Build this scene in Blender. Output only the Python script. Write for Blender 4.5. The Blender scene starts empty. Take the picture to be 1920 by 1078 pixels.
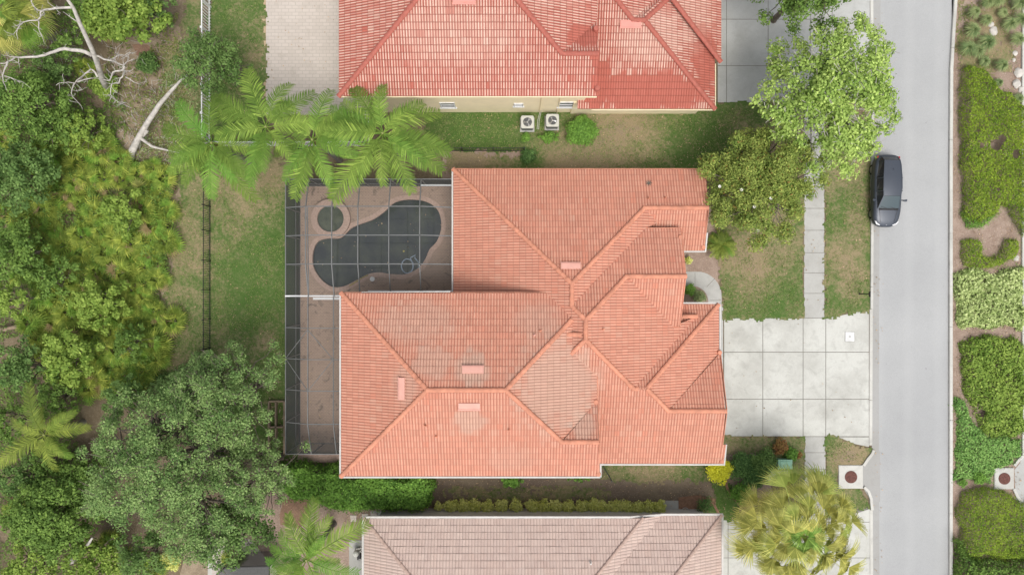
import bpy, bmesh, math, random
import numpy as np
from mathutils import Vector, Matrix, noise
from mathutils.geometry import tessellate_polygon
R = math.radians
S = bpy.context.scene
COL = S.collection
# ---------------------------------------------------------------- camera, sky, sun, exposure
H = 46.0            # drone height in metres
FP = 1288.0         # focal length in photo pixels (1920 wide)
cam_d = bpy.data.cameras.new('camera'); cam_d.lens = 36*FP/1920; cam_d.sensor_width = 36
cam_d.clip_end = 1000
cam = bpy.data.objects.new('camera', cam_d); COL.objects.link(cam)
cam.location = (0, 0, H); cam.rotation_euler = (0, 0, 0)
S.camera = cam
SUN_EL, SUN_AZ = 66, 158      # azimuth clockwise from north (+Y)
W = bpy.data.worlds.new('World'); S.world = W; W.use_nodes = True
wn = W.node_tree.nodes; wl = W.node_tree.links
bg = wn['Background']; bg.inputs['Strength'].default_value = 0.14
sky = wn.new('ShaderNodeTexSky'); sky.sky_type = 'NISHITA'; sky.sun_disc = False
sky.sun_elevation = R(SUN_EL); sky.sun_rotation = R(SUN_AZ); sky.dust_density = 4; sky.air_density = 1.2
hs = wn.new('ShaderNodeHueSaturation'); hs.inputs['Saturation'].default_value = 0.30   # overcast: grey sky
wl.new(sky.outputs[0], hs.inputs['Color']); wl.new(hs.outputs[0], bg.inputs['Color'])
sl = bpy.data.lights.new('sun', 'SUN'); sl.energy = 1.4; sl.angle = R(28); sl.color = (1, .95, .88)
sun = bpy.data.objects.new('sun', sl); COL.objects.link(sun)
sd = Vector((math.sin(R(SUN_AZ))*math.cos(R(SUN_EL)), math.cos(R(SUN_AZ))*math.cos(R(SUN_EL)), math.sin(R(SUN_EL))))
sun.rotation_euler = sd.to_track_quat('Z', 'Y').to_euler(); sun.location = sd*60
S.view_settings.view_transform = 'Standard'; S.view_settings.look = 'None'
S.view_settings.gamma = 1; S.view_settings.exposure = 0.35
try:
    S.cycles.max_bounces = 6; S.cycles.transparent_max_bounces = 12
except Exception: pass

# ---------------------------------------------------------------- basics
def G(px, py, z=0.0):
    k = (H-z)/FP
    return ((px-960)*k, (539-py)*k)
def P3(px, py, z=0.0):
    x, y = G(px, py, z); return Vector((x, y, z))
def tag(o, label=None, cat=None, group=None, kind=None):
    if label: o['label'] = label
    if cat: o['category'] = cat
    if group: o['group'] = group
    if kind: o['kind'] = kind
    return o
def empty(name, loc, label, cat, group=None, rz=0):
    o = bpy.data.objects.new(name, None); COL.objects.link(o)
    o.location = loc; o.rotation_euler = (0, 0, rz); o.empty_display_size = .2
    return tag(o, label, cat, group)
class MB:
    """collects faces, built as one mesh object"""
    def __init__(s): s.v = []; s.f = []; s.uv = None
    def add(s, vs, fs):
        n = len(s.v); s.v += [tuple(p) for p in vs]; s.f += [tuple(i+n for i in f) for f in fs]
    def box(s, c, d, M=None):
        x, y, z = d[0]/2, d[1]/2, d[2]/2
        vs = [Vector((a*x, b*y, e*z)) for e in (-1, 1) for (a, b) in ((-1, -1), (1, -1), (1, 1), (-1, 1))]
        if M: vs = [M @ p for p in vs]
        s.add([p+Vector(c) for p in vs], [(3, 2, 1, 0), (4, 5, 6, 7), (0, 1, 5, 4), (1, 2, 6, 5), (2, 3, 7, 6), (3, 0, 4, 7)])
    def bar(s, a, b, w, h=None):
        a = Vector(a); b = Vector(b); h = h or w; d = (b-a)
        if d.length < 1e-6: return
        L = d.length; d.normalize()
        up = Vector((0, 0, 1)) if abs(d.z) < .95 else Vector((1, 0, 0))
        sx = d.cross(up).normalized(); uz = sx.cross(d).normalized()
        vs = []
        for p in (a, b):
            for (i, j) in ((-1, -1), (1, -1), (1, 1), (-1, 1)): vs.append(p+sx*i*w/2+uz*j*h/2)
        s.add(vs, [(3, 2, 1, 0), (4, 5, 6, 7), (0, 1, 5, 4), (1, 2, 6, 5), (2, 3, 7, 6), (3, 0, 4, 7)])
    def tube(s, pts, rad, n=8, cap=True):
        pts = [Vector(p) for p in pts]; m = len(pts)
        if not hasattr(rad, '__len__'): rad = [rad]*m
        vs = []
        prev = None
        for i, p in enumerate(pts):
            d = (pts[min(i+1, m-1)]-pts[max(i-1, 0)]).normalized()
            up = prev if prev is not None else (Vector((0, 0, 1)) if abs(d.z) < .9 else Vector((1, 0, 0)))
            sx = d.cross(up)
            if sx.length < 1e-4: sx = d.cross(Vector((.3, 1, .2)))
            sx.normalize(); uy = sx.cross(d).normalized(); prev = uy
            for k in range(n):
                a = 2*math.pi*k/n; vs.append(p+(sx*math.cos(a)+uy*math.sin(a))*rad[i])
        fs = [(i*n+k, i*n+(k+1) % n, (i+1)*n+(k+1) % n, (i+1)*n+k) for i in range(m-1) for k in range(n)]
        if cap: fs += [tuple(range(n))[::-1], tuple(range((m-1)*n, m*n))]
        s.add(vs, fs)
    def cyl(s, c, r, h, n=24, r2=None):
        r2 = r if r2 is None else r2; c = Vector(c)
        vs = [c+Vector((r*math.cos(2*math.pi*k/n), r*math.sin(2*math.pi*k/n), 0)) for k in range(n)]
        vs += [c+Vector((r2*math.cos(2*math.pi*k/n), r2*math.sin(2*math.pi*k/n), h)) for k in range(n)]
        s.add(vs, [(k, (k+1) % n, n+(k+1) % n, n+k) for k in range(n)]+[tuple(range(n))[::-1], tuple(range(n, 2*n))])
    def prism(s, poly, z0, z1):
        """poly: list of (x,y)"""
        a = sum(poly[i][0]*poly[(i+1) % len(poly)][1]-poly[(i+1) % len(poly)][0]*poly[i][1] for i in range(len(poly)))
        if a < 0: poly = poly[::-1]
        n = len(poly)
        vs = [(x, y, z0) for x, y in poly]+[(x, y, z1) for x, y in poly]
        tri = tessellate_polygon([[Vector((x, y, 0)) for x, y in poly]])
        fs = []
        for t in tri:
            t = list(t)
            A, B, C = [Vector(poly[i]) for i in t]
            if (B-A).cross(C-A) < 0: t = t[::-1]
            fs.append(tuple(i+n for i in t)); fs.append(tuple(t[::-1]))
        fs += [(i, (i+1) % n, (i+1) % n+n, i+n) for i in range(n)]
        s.add(vs, fs)
    def build(s, name, mat, parent=None, smooth=False, loc=None):
        me = bpy.data.meshes.new(name); me.from_pydata(s.v, [], s.f)
        if s.uv is not None:
            l = me.uv_layers.new(name='UVMap'); l.data.foreach_set('uv', np.array(s.uv, dtype=np.float32).ravel())
        if mat: me.materials.append(mat)
        if smooth: me.polygons.foreach_set('use_smooth', [True]*len(me.polygons))
        me.update()
        o = bpy.data.objects.new(name, me); COL.objects.link(o)
        if loc is not None: o.location = loc
        if parent: o.parent = parent
        return o
def raw_mesh(name, V, F4, mat):
    """V (n,3) array, F4 (m,k) array"""
    me = bpy.data.meshes.new(name); V = np.asarray(V, dtype=np.float32); F4 = np.asarray(F4, dtype=np.int32)
    k = F4.shape[1]
    me.vertices.add(len(V)); me.vertices.foreach_set('co', V.ravel())
    me.loops.add(F4.size); me.loops.foreach_set('vertex_index', F4.ravel())
    me.polygons.add(len(F4)); me.polygons.foreach_set('loop_start', np.arange(0, F4.size, k, dtype=np.int32))
    try: me.polygons.foreach_set('loop_total', np.full(len(F4), k, dtype=np.int32))
    except Exception: pass
    me.update(calc_edges=True); me.validate()
    if mat: me.materials.append(mat)
    return me
def link(name, me, parent=None, loc=(0, 0, 0), rz=0, sc=1):
    o = bpy.data.objects.new(name, me); COL.objects.link(o); o.location = loc
    o.rotation_euler = (0, 0, rz); o.scale = (sc, sc, sc) if not hasattr(sc, '__len__') else sc
    if parent: o.parent = parent
    return o

# ---------------------------------------------------------------- materials
class NT:
    def __init__(s, name):
        s.m = bpy.data.materials.new(name); s.m.use_nodes = True
        s.n = s.m.node_tree.nodes; s.l = s.m.node_tree.links; s.b = s.n['Principled BSDF']; s.out = s.n['Material Output']
    def new(s, t, **k):
        n = s.n.new('ShaderNode'+t)
        for a, b in k.items(): setattr(n, a, b)
        return n
    def val(s, sock, v):
        if isinstance(v, bpy.types.NodeSocket): s.l.new(v, sock)
        else:
            if hasattr(v, '__len__') and len(v) == 3 and sock.type == 'RGBA': v = (*v, 1)
            sock.default_value = v
    def math(s, op, a, b=0.0, c=None):
        n = s.new('Math', operation=op); s.val(n.inputs[0], a); s.val(n.inputs[1], b)
        if c is not None: s.val(n.inputs[2], c)
        return n.outputs[0]
    def mix(s, f, a, b, mode='MIX'):
        n = s.new('Mix', data_type='RGBA', blend_type=mode)
        s.val(n.inputs[0], f); s.val(n.inputs[6], a); s.val(n.inputs[7], b)
        return n.outputs[2]
    def noise(s, scale, detail=4, rough=.55, vec=None, dist=0):
        n = s.new('TexNoise'); n.inputs['Scale'].default_value = scale; n.inputs['Detail'].default_value = detail
        n.inputs['Roughness'].default_value = rough; n.inputs['Distortion'].default_value = dist
        s.l.new(vec if vec is not None else s.pos(), n.inputs['Vector']); return n.outputs[0]
    def pos(s):
        if not hasattr(s, '_p'): s._p = s.new('NewGeometry').outputs['Position']
        return s._p
    def ramp(s, f, a, b):
        n = s.new('MapRange'); n.clamp = True; s.val(n.inputs[0], f); n.inputs[1].default_value = a; n.inputs[2].default_value = b
        return n.outputs[0]
    def bump(s, h, strength=.5, dist=.02):
        n = s.new('Bump'); n.inputs['Strength'].default_value = strength; n.inputs['Distance'].default_value = dist
        s.l.new(h, n.inputs['Height']); s.l.new(n.outputs[0], s.b.inputs['Normal'])
    def base(s, c, rough=.8, spec=.3, metal=0):
        s.val(s.b.inputs['Base Color'], c); s.val(s.b.inputs['Roughness'], rough)
        s.val(s.b.inputs['Specular IOR Level'], spec); s.val(s.b.inputs['Metallic'], metal)
        return s.m
def plain(name, c, rough=.6, metal=0, spec=.4, var=.12, scale=3):
    t = NT(name); n = t.ramp(t.noise(scale), .3, .7)
    d = tuple(x*(1-var*2) for x in c)
    return t.base(t.mix(n, d, c), rough, spec, metal)
def concrete(name, c, dirt=(.30, .29, .26), amt=.5, sc=1.0):
    t = NT(name)
    a = t.ramp(t.noise(.35*sc, 5, .6), .42, .75); f = t.ramp(t.noise(14, 3, .7), .3, .7); g = t.ramp(t.noise(1.7*sc, 6, .7, dist=.6), .5, .72)
    c1 = t.mix(t.math('MULTIPLY', a, amt), c, dirt)
    c2 = t.mix(t.math('MULTIPLY', g, amt*.55), c1, tuple(x*.8 for x in dirt))
    c3 = t.mix(t.math('MULTIPLY', f, .16), c2, (.2, .2, .19))
    t.bump(f, .3, .01)
    return t.base(c3, .85, .2)
def tile_mat(name, main, alt, pale, grime_shade, pale_amt, patch_sc=.45, pale_center=.8, mottled=.3, blots=(), blot_col=(.46, .36, .29), clean=(), row_dark=.42):
    """clay barrel tiles; UV = (barrel, course) indices"""
    t = NT(name)
    uv = t.new('UVMap'); uv.uv_map = 'UVMap'
    sp = t.new('SeparateXYZ'); t.l.new(uv.outputs[0], sp.inputs[0])
    fu = t.math('FRACT', sp.outputs[0]); fv = t.math('FRACT', sp.outputs[1])
    iu = t.math('FLOOR', sp.outputs[0]); iv = t.math('FLOOR', sp.outputs[1])
    cb = t.new('CombineXYZ'); t.l.new(iu, cb.inputs[0]); t.l.new(iv, cb.inputs[1])
    wn_ = t.new('TexWhiteNoise', noise_dimensions='3D'); t.l.new(cb.outputs[0], wn_.inputs['Vector'])
    cb2 = t.new('CombineXYZ'); t.l.new(t.math('FLOOR', t.math('MULTIPLY', iu, .5)), cb2.inputs[0]); t.l.new(iv, cb2.inputs[1])
    w2 = t.new('TexWhiteNoise', noise_dimensions='3D'); t.l.new(cb2.outputs[0], w2.inputs['Vector'])
    big = t.ramp(t.noise(.22, 3, .5), .35, .65)
    c = t.mix(w2.outputs[0], main, alt)
    c = t.mix(t.math('MULTIPLY', big, mottled), c, alt)
    # pale weathering on barrel crowns, in irregular patches of whole tiles
    sc = t.new('VectorMath', operation='MULTIPLY'); t.l.new(cb.outputs[0], sc.inputs[0]); sc.inputs[1].default_value = (patch_sc*.24, patch_sc*.6, 1)
    geo = t.new('VectorMath', operation='ADD'); t.l.new(sc.outputs[0], geo.inputs[0])
    n1 = t.noise(1.0, 3, .6, vec=sc.outputs[0])
    patch = t.ramp(t.math('ADD', n1, t.math('MULTIPLY', w2.outputs[0], .16)), .60-pale_amt*.25, .66-pale_amt*.25)
    crown = t.math('SUBTRACT', 1.0, t.math('MULTIPLY', t.math('ABSOLUTE', t.math('SUBTRACT', fu, .5)), 3.8 if pale_center > .5 else 1.2))
    crown = t.ramp(crown, -.05, .5)
    def spot(x, y, rx, ry, soft=.25):
        vm = t.new('VectorMath', operation='MULTIPLY_ADD'); t.l.new(t.pos(), vm.inputs[0]); vm.inputs[1].default_value = (1/rx, 1/ry, 0); vm.inputs[2].default_value = (-x/rx, -y/ry, 0)
        ln = t.new('VectorMath', operation='LENGTH'); t.l.new(vm.outputs[0], ln.inputs[0])
        d = t.math('ADD', ln.outputs['Value'], t.math('MULTIPLY_ADD', w2.outputs[0], .5, -.25)); d = t.math('ADD', d, t.math('MULTIPLY_ADD', n1, .8, -.4))
        return t.ramp(d, 1+soft, 1-soft)
    for (x, y, rx, ry, am) in blots: c = t.mix(t.math('MULTIPLY', spot(x, y, rx, ry), am), c, blot_col)
    for (x, y, rx, ry) in clean: patch = t.math('MULTIPLY', patch, t.math('SUBTRACT', 1.0, t.math('MULTIPLY', spot(x, y, rx, ry, .08), .93)))
    pf = t.math('MULTIPLY', t.math('MULTIPLY', patch, crown), t.math('MULTIPLY_ADD', wn_.outputs[0], .5, .35))
    c = t.mix(t.math('MULTIPLY', pf, pale_center), c, pale)
    # dirt plus gap shade painted into the pans and course butts
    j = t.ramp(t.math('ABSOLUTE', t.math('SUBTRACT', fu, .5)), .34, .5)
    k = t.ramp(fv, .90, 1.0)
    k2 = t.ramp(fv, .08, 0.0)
    gap_dark = t.math('MAXIMUM', t.math('MULTIPLY', j, .48), t.math('MULTIPLY', t.math('MAXIMUM', k, k2), row_dark))
    c = t.mix(gap_dark, c, grime_shade)
    sv = t.new('VectorMath', operation='MULTIPLY'); t.l.new(uv.outputs[0], sv.inputs[0]); sv.inputs[1].default_value = (.8, .09, 1)
    c = t.mix(t.math('MULTIPLY', t.ramp(t.noise(1.0, 5, .7, vec=sv.outputs[0]), .56, .78), .30), c, grime_shade)
    c = t.mix(t.math('MULTIPLY', t.ramp(w2.outputs[0], .985, .99), .22), c, pale)
    st = t.ramp(t.noise(1.1, 6, .75, dist=.4), .60, .78)
    c = t.mix(t.math('MULTIPLY', st, .25), c, tuple(x*.9 for x in grime_shade))
    c = t.mix(t.math('MULTIPLY', t.ramp(t.noise(18, 2, .6), .3, .7), .12), c, grime_shade)
    return t.base(c, .75, .25)
def leaf_mat(name, dark, mid, light, trans=.22, sc=.6, odd=None, oddamt=.08, obj=0, brown=0):
    t = NT(name); g_ = 1.9; dark, mid, light = [tuple(min(.85, v*g_) for v in q) for q in (dark, mid, light)]
    r = t.new('NewGeometry').outputs['Random Per Island']
    n = t.ramp(t.noise(sc, 3, .6), .32, .68)
    c = t.mix(t.ramp(r, 0, 1), dark, mid)
    c = t.mix(t.math('MULTIPLY', n, .5), c, light)
    c = t.mix(t.math('MULTIPLY', t.ramp(t.noise(sc*3.1, 4, .65), .48, .68), .55), c, dark)
    c = t.mix(t.math('MULTIPLY', t.ramp(r, .72, .95), .7), c, light)
    if obj:
        oi = t.new('ObjectInfo').outputs['Random']; c = t.mix(t.math('MULTIPLY', t.ramp(oi, .35, .9), obj), c, dark); c = t.mix(t.math('MULTIPLY', t.ramp(t.math('FRACT', t.math('MULTIPLY', oi, 7.7)), .6, .9), obj*.9), c, tuple(x*y for x, y in zip(mid, (.6, 1.05, .9))))
        if brown: c = t.mix(t.math('MULTIPLY', t.ramp(t.math('FRACT', t.math('MULTIPLY', oi, 23.7)), .94, .95), .85), c, (.38, .27, .15))
    if odd:
        c = t.mix(t.math('MULTIPLY', t.ramp(t.math('FRACT', t.math('MULTIPLY', r, 17.3)), 1-oddamt, 1-oddamt+.02), .9), c, odd)
    t.base(c, .65, .16)
    tr = t.new('BsdfTranslucent'); t.l.new(c, tr.inputs[0])
    mx = t.new('MixShader'); mx.inputs[0].default_value = trans
    t.l.new(t.b.outputs[0], mx.inputs[1]); t.l.new(tr.outputs[0], mx.inputs[2]); t.l.new(mx.outputs[0], t.out.inputs[0])
    return t.m
def ground_mat(name, cols, scales=(.25, 1.2, 9), bump=.5):
    """cols: base, second, third, speck"""
    t = NT(name)
    a = t.ramp(t.noise(scales[0], 5, .6), .38, .62); b = t.ramp(t.noise(scales[1], 6, .68, dist=.3), .4, .64); f = t.noise(scales[2], 5, .75)
    c = t.mix(a, cols[0], cols[1]); c = t.mix(t.math('MULTIPLY', b, .75), c, cols[2]); c = t.mix(t.ramp(f, .52, .72), c, cols[3])
    d = t.ramp(t.noise(scales[2]*2.3, 3, .7), .55, .75)
    c = t.mix(t.math('MULTIPLY', d, .55), c, tuple(x*.35 for x in cols[0]))
    t.bump(f, bump, .06)
    return t.base(c, .95, .1)
def grass_mat(name, lush=(.088, .165, .038), mid=(.165, .205, .075), dry=(.36, .28, .17), soil=(.33, .25, .175)):
    t = NT(name)
    at = t.new('Attribute'); at.attribute_name = 'dry'; at.attribute_type = 'GEOMETRY'
    d = at.outputs['Fac']
    n1 = t.noise(.9, 6, .68, dist=.4); n2 = t.noise(5.5, 5, .7); n3 = t.noise(24, 3, .7)
    w = t.math('ADD', t.math('ADD', t.math('MULTIPLY', d, 1.25), t.math('MULTIPLY_ADD', n1, 2.2, -1.12)), t.math('MULTIPLY_ADD', n2, 2.5, -1.24))
    c = t.mix(t.ramp(w, -.25, .45), lush, mid); c = t.mix(t.ramp(w, .25, 1.0), c, dry); c = t.mix(t.ramp(w, 1.15, 1.7), c, soil)
    c = t.mix(t.math('MULTIPLY', t.ramp(n3, .40, .68), .5), c, tuple(x*.35 for x in lush))
    c = t.mix(t.math('MULTIPLY', t.ramp(t.noise(13, 2, .5), .6, .75), .25), c, (.25, .23, .11))
    t.bump(n3, .8, .05)
    return t.base(c, .95, .1)
def paver_mat(name, c1, c2, joint, bw=.3, bh=.15, stain=(.08, .07, .06), stain_amt=.5, wide=.012):
    t = NT(name)
    br = t.new('TexBrick'); t.l.new(t.pos(), br.inputs['Vector'])
    for k, v in (('Color1', c1), ('Color2', c2), ('Mortar', joint)): br.inputs[k].default_value = (*v, 1)
    br.inputs['Scale'].default_value = 1; br.inputs['Brick Width'].default_value = bw; br.inputs['Row Height'].default_value = bh
    br.inputs['Mortar Size'].default_value = wide; br.inputs['Bias'].default_value = 0
    s = t.ramp(t.noise(1.6, 6, .8, dist=.8), .54, .66); s2 = t.ramp(t.noise(.3, 4), .4, .7)
    c = t.mix(t.math('MULTIPLY', s, stain_amt), br.outputs[0], stain)
    c = t.mix(t.math('MULTIPLY', s2, .25), c, tuple(x*.7 for x in c1))
    t.bump(br.outputs['Fac'], -.2, .01)
    return t.base(c, .85, .2)

M = {}
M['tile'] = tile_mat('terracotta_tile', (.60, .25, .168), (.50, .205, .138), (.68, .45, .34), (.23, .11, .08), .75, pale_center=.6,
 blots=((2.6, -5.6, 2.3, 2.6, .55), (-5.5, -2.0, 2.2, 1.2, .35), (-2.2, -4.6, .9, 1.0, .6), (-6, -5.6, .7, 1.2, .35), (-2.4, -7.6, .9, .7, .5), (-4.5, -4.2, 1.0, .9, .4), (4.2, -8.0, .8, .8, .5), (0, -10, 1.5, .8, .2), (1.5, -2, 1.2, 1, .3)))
M['tile_red'] = tile_mat('red_tile', (.46, .135, .098), (.40, .112, .08), (.72, .56, .46), (.22, .07, .05), .78, pale_center=1.0, row_dark=.8, patch_sc=.5,
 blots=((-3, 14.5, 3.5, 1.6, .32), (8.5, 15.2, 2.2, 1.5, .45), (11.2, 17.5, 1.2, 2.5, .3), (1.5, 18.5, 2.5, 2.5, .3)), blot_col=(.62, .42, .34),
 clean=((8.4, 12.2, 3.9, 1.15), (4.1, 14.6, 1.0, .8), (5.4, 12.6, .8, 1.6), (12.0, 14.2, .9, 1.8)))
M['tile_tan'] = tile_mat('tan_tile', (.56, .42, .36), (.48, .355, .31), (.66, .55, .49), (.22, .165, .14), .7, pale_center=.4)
M['cap'] = plain('terracotta_cap', (.68, .29, .185), .75, var=.17, scale=2.2)
M['cap_red'] = plain('red_cap', (.44, .13, .095), .7, var=.12, scale=6)
M['cap_tan'] = plain('tan_cap', (.50, .36, .30), .7, var=.12, scale=6)
M['vent'] = plain('vent_paint', (.68, .36, .29), .6, var=.06)
M['vent_red'] = plain('vent_paint_red', (.70, .28, .23), .6, var=.06)
M['gutter'] = plain('gutter_white', (.56, .54, .51), .5, var=.08)
M['stucco'] = plain('stucco_tan', (.55, .46, .34), .9, var=.08)
M['stucco_cream'] = plain('stucco_cream', (.88, .76, .52), .9, var=.05, scale=1.5)
M['stucco_grey'] = plain('stucco_grey', (.48, .47, .46), .9, var=.08)
M['soffit'] = plain('soffit_paint', (.45, .42, .38), .9)
M['window_frame'] = plain('window_frame_white', (.75, .75, .74), .5)
M['glass'] = NT('window_glass').base((.05, .06, .07), .08, .6)
M['concrete'] = concrete('driveway_concrete', (.57, .57, .53), amt=.65)
M['concrete_old'] = concrete('sidewalk_concrete', (.46, .455, .43), amt=.6)
M['concrete_grey'] = concrete('grey_concrete', (.48, .485, .47), amt=.5)
M['kerb'] = concrete('kerb_concrete', (.60, .59, .55), amt=.5)
M['gutterpan'] = concrete('gutter_concrete', (.38, .375, .365), amt=.5)
M['joint'] = plain('joint_dirt', (.22, .21, .185), .95)
M['deck'] = paver_mat('deck_pavers', (.43, .315, .245), (.385, .28, .215), (.29, .215, .17), .2, .1, stain_amt=.75)
M['coping'] = plain('coping_brick', (.52, .37, .30), .8, var=.15, scale=9)
M['patio'] = paver_mat('patio_pavers', (.56, .50, .45), (.51, .455, .405), (.43, .385, .34), .46, .23, stain=(.36, .31, .26), stain_amt=.35, wide=.018)
M['border'] = plain('patio_border', (.50, .38, .24), .85, var=.15)
M['alu'] = plain('bronze_aluminium', (.17, .175, .175), .5, var=.1)
M['alu_white'] = plain('white_aluminium', (.72, .73, .73), .5, var=.05)
M['alu_dark'] = plain('black_aluminium', (.022, .022, .022), .5)
M['vinyl'] = plain('white_vinyl', (.80, .80, .80), .5, var=.04)
M['dark_plastic'] = plain('dark_plastic', (.02, .02, .022), .5)
M['rust'] = plain('manhole_iron', (.17, .065, .05), .75, var=.25, scale=9)
M['ac'] = plain('ac_cabinet', (.55, .55, .50), .5, var=.06)
M['metal'] = plain('bare_metal', (.6, .6, .6), .35, metal=.6)
M['bark'] = plain('bark', (.20, .165, .13), .95, var=.3, scale=5)
M['dead'] = plain('dead_wood', (.60, .56, .51), .9, var=.2, scale=4)
M['palm_bark'] = plain('palm_bark', (.26, .24, .21), .9, var=.2, scale=6)
M['rock'] = plain('white_rock', (.62, .58, .53), .9, var=.15)
M['brick_edge'] = plain('brick_edging', (.35, .20, .13), .9, var=.2, scale=6)
M['timber'] = plain('timber', (.34, .26, .18), .9, var=.2)
M['mint'] = plain('mint_plastic', (.30, .55, .40), .4, var=.06)
M['hose'] = plain('blue_grey_hose', (.38, .47, .58), .5)
M['yellow'] = plain('yellow_hose', (.5, .42, .12), .5)
M['flower'] = plain('white_petal', (.82, .80, .74), .6, var=.03)
# road
t = NT('asphalt'); a = t.ramp(t.noise(.12, 5, .6), .35, .65); f = t.noise(28, 3, .8); g = t.ramp(t.noise(.6, 6, .7), .5, .75)
c = t.mix(a, (.37, .375, .378), (.425, .43, .43)); c = t.mix(t.math('MULTIPLY', g, .3), c, (.34, .342, .345)); c = t.mix(t.math('MULTIPLY', t.ramp(f, .42, .72), .55), c, (.24, .243, .247))
sx = t.new('SeparateXYZ'); t.l.new(t.pos(), sx.inputs[0]); wv = t.math('SINE', t.math('MULTIPLY', t.math('ADD', sx.outputs[0], t.math('MULTIPLY', t.noise(.15, 2), .6)), 3.1)); c = t.mix(t.math('MULTIPLY', t.ramp(wv, .2, 1), .13), c, (.50, .505, .50))
c = t.mix(t.math('MULTIPLY', t.ramp(t.noise(.9, 5, .8, dist=1.5), .66, .70), .25), c, (.52, .52, .51)); c = t.mix(t.math('MULTIPLY', t.ramp(t.noise(3.2, 3, .6), .70, .76), .6), c, (.16, .16, .16))
t.bump(f, .4, .01); M['asphalt'] = t.base(c, .9, .15)
M['asphalt_patch'] = plain('asphalt_patch', (.50, .505, .50), .9, var=.05)
M['rusty'] = ground_mat('rust_litter', ((.24, .145, .10), (.30, .19, .13), (.18, .115, .08), (.36, .26, .18)), (.6, 2.2, 13))
M['soil'] = ground_mat('scrub_soil', ((.13, .10, .065), (.18, .14, .09), (.25, .20, .135), (.32, .26, .185)))
M['mulch'] = ground_mat('mulch', ((.30, .22, .175), (.38, .29, .235), (.24, .17, .13), (.50, .41, .34)), (.3, 1.6, 11))
M['mulch_dark'] = ground_mat('dark_mulch', ((.19, .145, .115), (.24, .195, .13), (.15, .115, .085), (.33, .26, .20)), (.4, 1.6, 11))
M['litter'] = ground_mat('pale_litter', ((.29, .225, .155), (.35, .28, .20), (.20, .155, .105), (.44, .37, .28)), (.4, 1.8, 12))
M['grass'] = grass_mat('lawn_grass')
# water
t = NT('pool_water'); a = t.ramp(t.noise(.7, 4, .6), .4, .7)
c = t.mix(a, (.024, .031, .034), (.06, .072, .052)); t.bump(t.noise(2.5, 2, .5), .03, .02); M['water'] = t.base(c, .04, .5)
t = NT('spa_water'); c = t.mix(t.ramp(t.noise(2, 3), .4, .7), (.055, .068, .045), (.10, .11, .07)); M['spa'] = t.base(c, .05, .5)
def screen(name, op, col):
    t = NT(name); t.base(col, .8, .1); tr = t.new('BsdfTransparent'); mx = t.new('MixShader'); mx.inputs[0].default_value = op
    t.l.new(tr.outputs[0], mx.inputs[1]); t.l.new(t.b.outputs[0], mx.inputs[2]); t.l.new(mx.outputs[0], t.out.inputs[0]); return t.m
M['screen'] = screen('insect_screen', .17, (.13, .135, .135))
M['screen_wall'] = screen('insect_screen_wall', .78, (.075, .08, .082))
# foliage: dark, mid, light
M['oak'] = leaf_mat('oak_leaf', (.045, .095, .026), (.115, .185, .056), (.215, .29, .105))
M['oak2'] = leaf_mat('oak_leaf_dark', (.035, .07, .018), (.075, .135, .036), (.135, .205, .06))
M['scrubtree'] = leaf_mat('scrub_leaf', (.035, .07, .015), (.085, .145, .03), (.155, .235, .05))
M['bright'] = leaf_mat('bright_leaf', (.065, .115, .018), (.13, .195, .033), (.215, .28, .06))
M['street'] = leaf_mat('street_tree_leaf', (.095, .16, .03), (.195, .28, .06), (.34, .42, .125), sc=.5)
M['magnolia'] = leaf_mat('magnolia_leaf', (.05, .085, .016), (.13, .18, .036), (.27, .30, .075), sc=1.5, odd=(.28, .17, .05), oddamt=.05)
M['hedge'] = leaf_mat('hedge_leaf', (.05, .095, .012), (.125, .19, .018), (.21, .27, .03), sc=.7, odd=(.16, .12, .07), oddamt=.05)
M['hedge_g'] = leaf_mat('hedge_green_leaf', (.045, .10, .018), (.09, .18, .03), (.16, .28, .05), sc=.7)
M['variegated'] = leaf_mat('variegated_leaf', (.11, .16, .04), (.24, .30, .11), (.40, .44, .21), sc=1.2)
M['varihedge'] = leaf_mat('croton_hedge_leaf', (.20, .23, .045), (.42, .43, .10), (.62, .58, .20), sc=2)
M['cover'] = leaf_mat('ground_cover_leaf', (.06, .13, .03), (.13, .235, .06), (.22, .34, .10), sc=1)
M['yellow_leaf'] = leaf_mat('golden_leaf', (.40, .38, .02), (.62, .58, .03), (.75, .68, .05), sc=2)
M['croton'] = leaf_mat('croton_leaf', (.10, .045, .02), (.20, .085, .04), (.22, .17, .05), sc=2)
M['shrub_d'] = leaf_mat('dark_shrub_leaf', (.03, .065, .02), (.06, .12, .035), (.11, .19, .055), sc=2)
M['palm'] = leaf_mat('palm_leaflet', (.05, .095, .015), (.12, .185, .032), (.24, .32, .065), obj=.6, trans=.3, sc=.6)
M['palm_y'] = leaf_mat('palm_leaflet_yellow', (.06, .09, .018), (.14, .18, .03), (.24, .28, .055), obj=.6, trans=.3, sc=.7)
M['fan'] = leaf_mat('fan_palm_leaf', (.13, .14, .035), (.27, .275, .07), (.44, .41, .13), obj=.35, trans=.3, sc=.8)
M['fan_g'] = leaf_mat('fan_palm_leaf_green', (.06, .11, .02), (.13, .22, .04), (.27, .38, .09), obj=.35, trans=.3, sc=.8)
M['palmetto'] = leaf_mat('palmetto_leaf', (.07, .11, .018), (.16, .21, .035), (.33, .35, .07), trans=.3, sc=.7, odd=(.36, .24, .10), oddamt=.04, obj=.6, brown=1)
M['under'] = leaf_mat('undergrowth_leaf', (.05, .08, .02), (.11, .14, .035), (.18, .20, .05), trans=.2, sc=1.2, odd=(.25, .19, .13), oddamt=.22)
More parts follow.
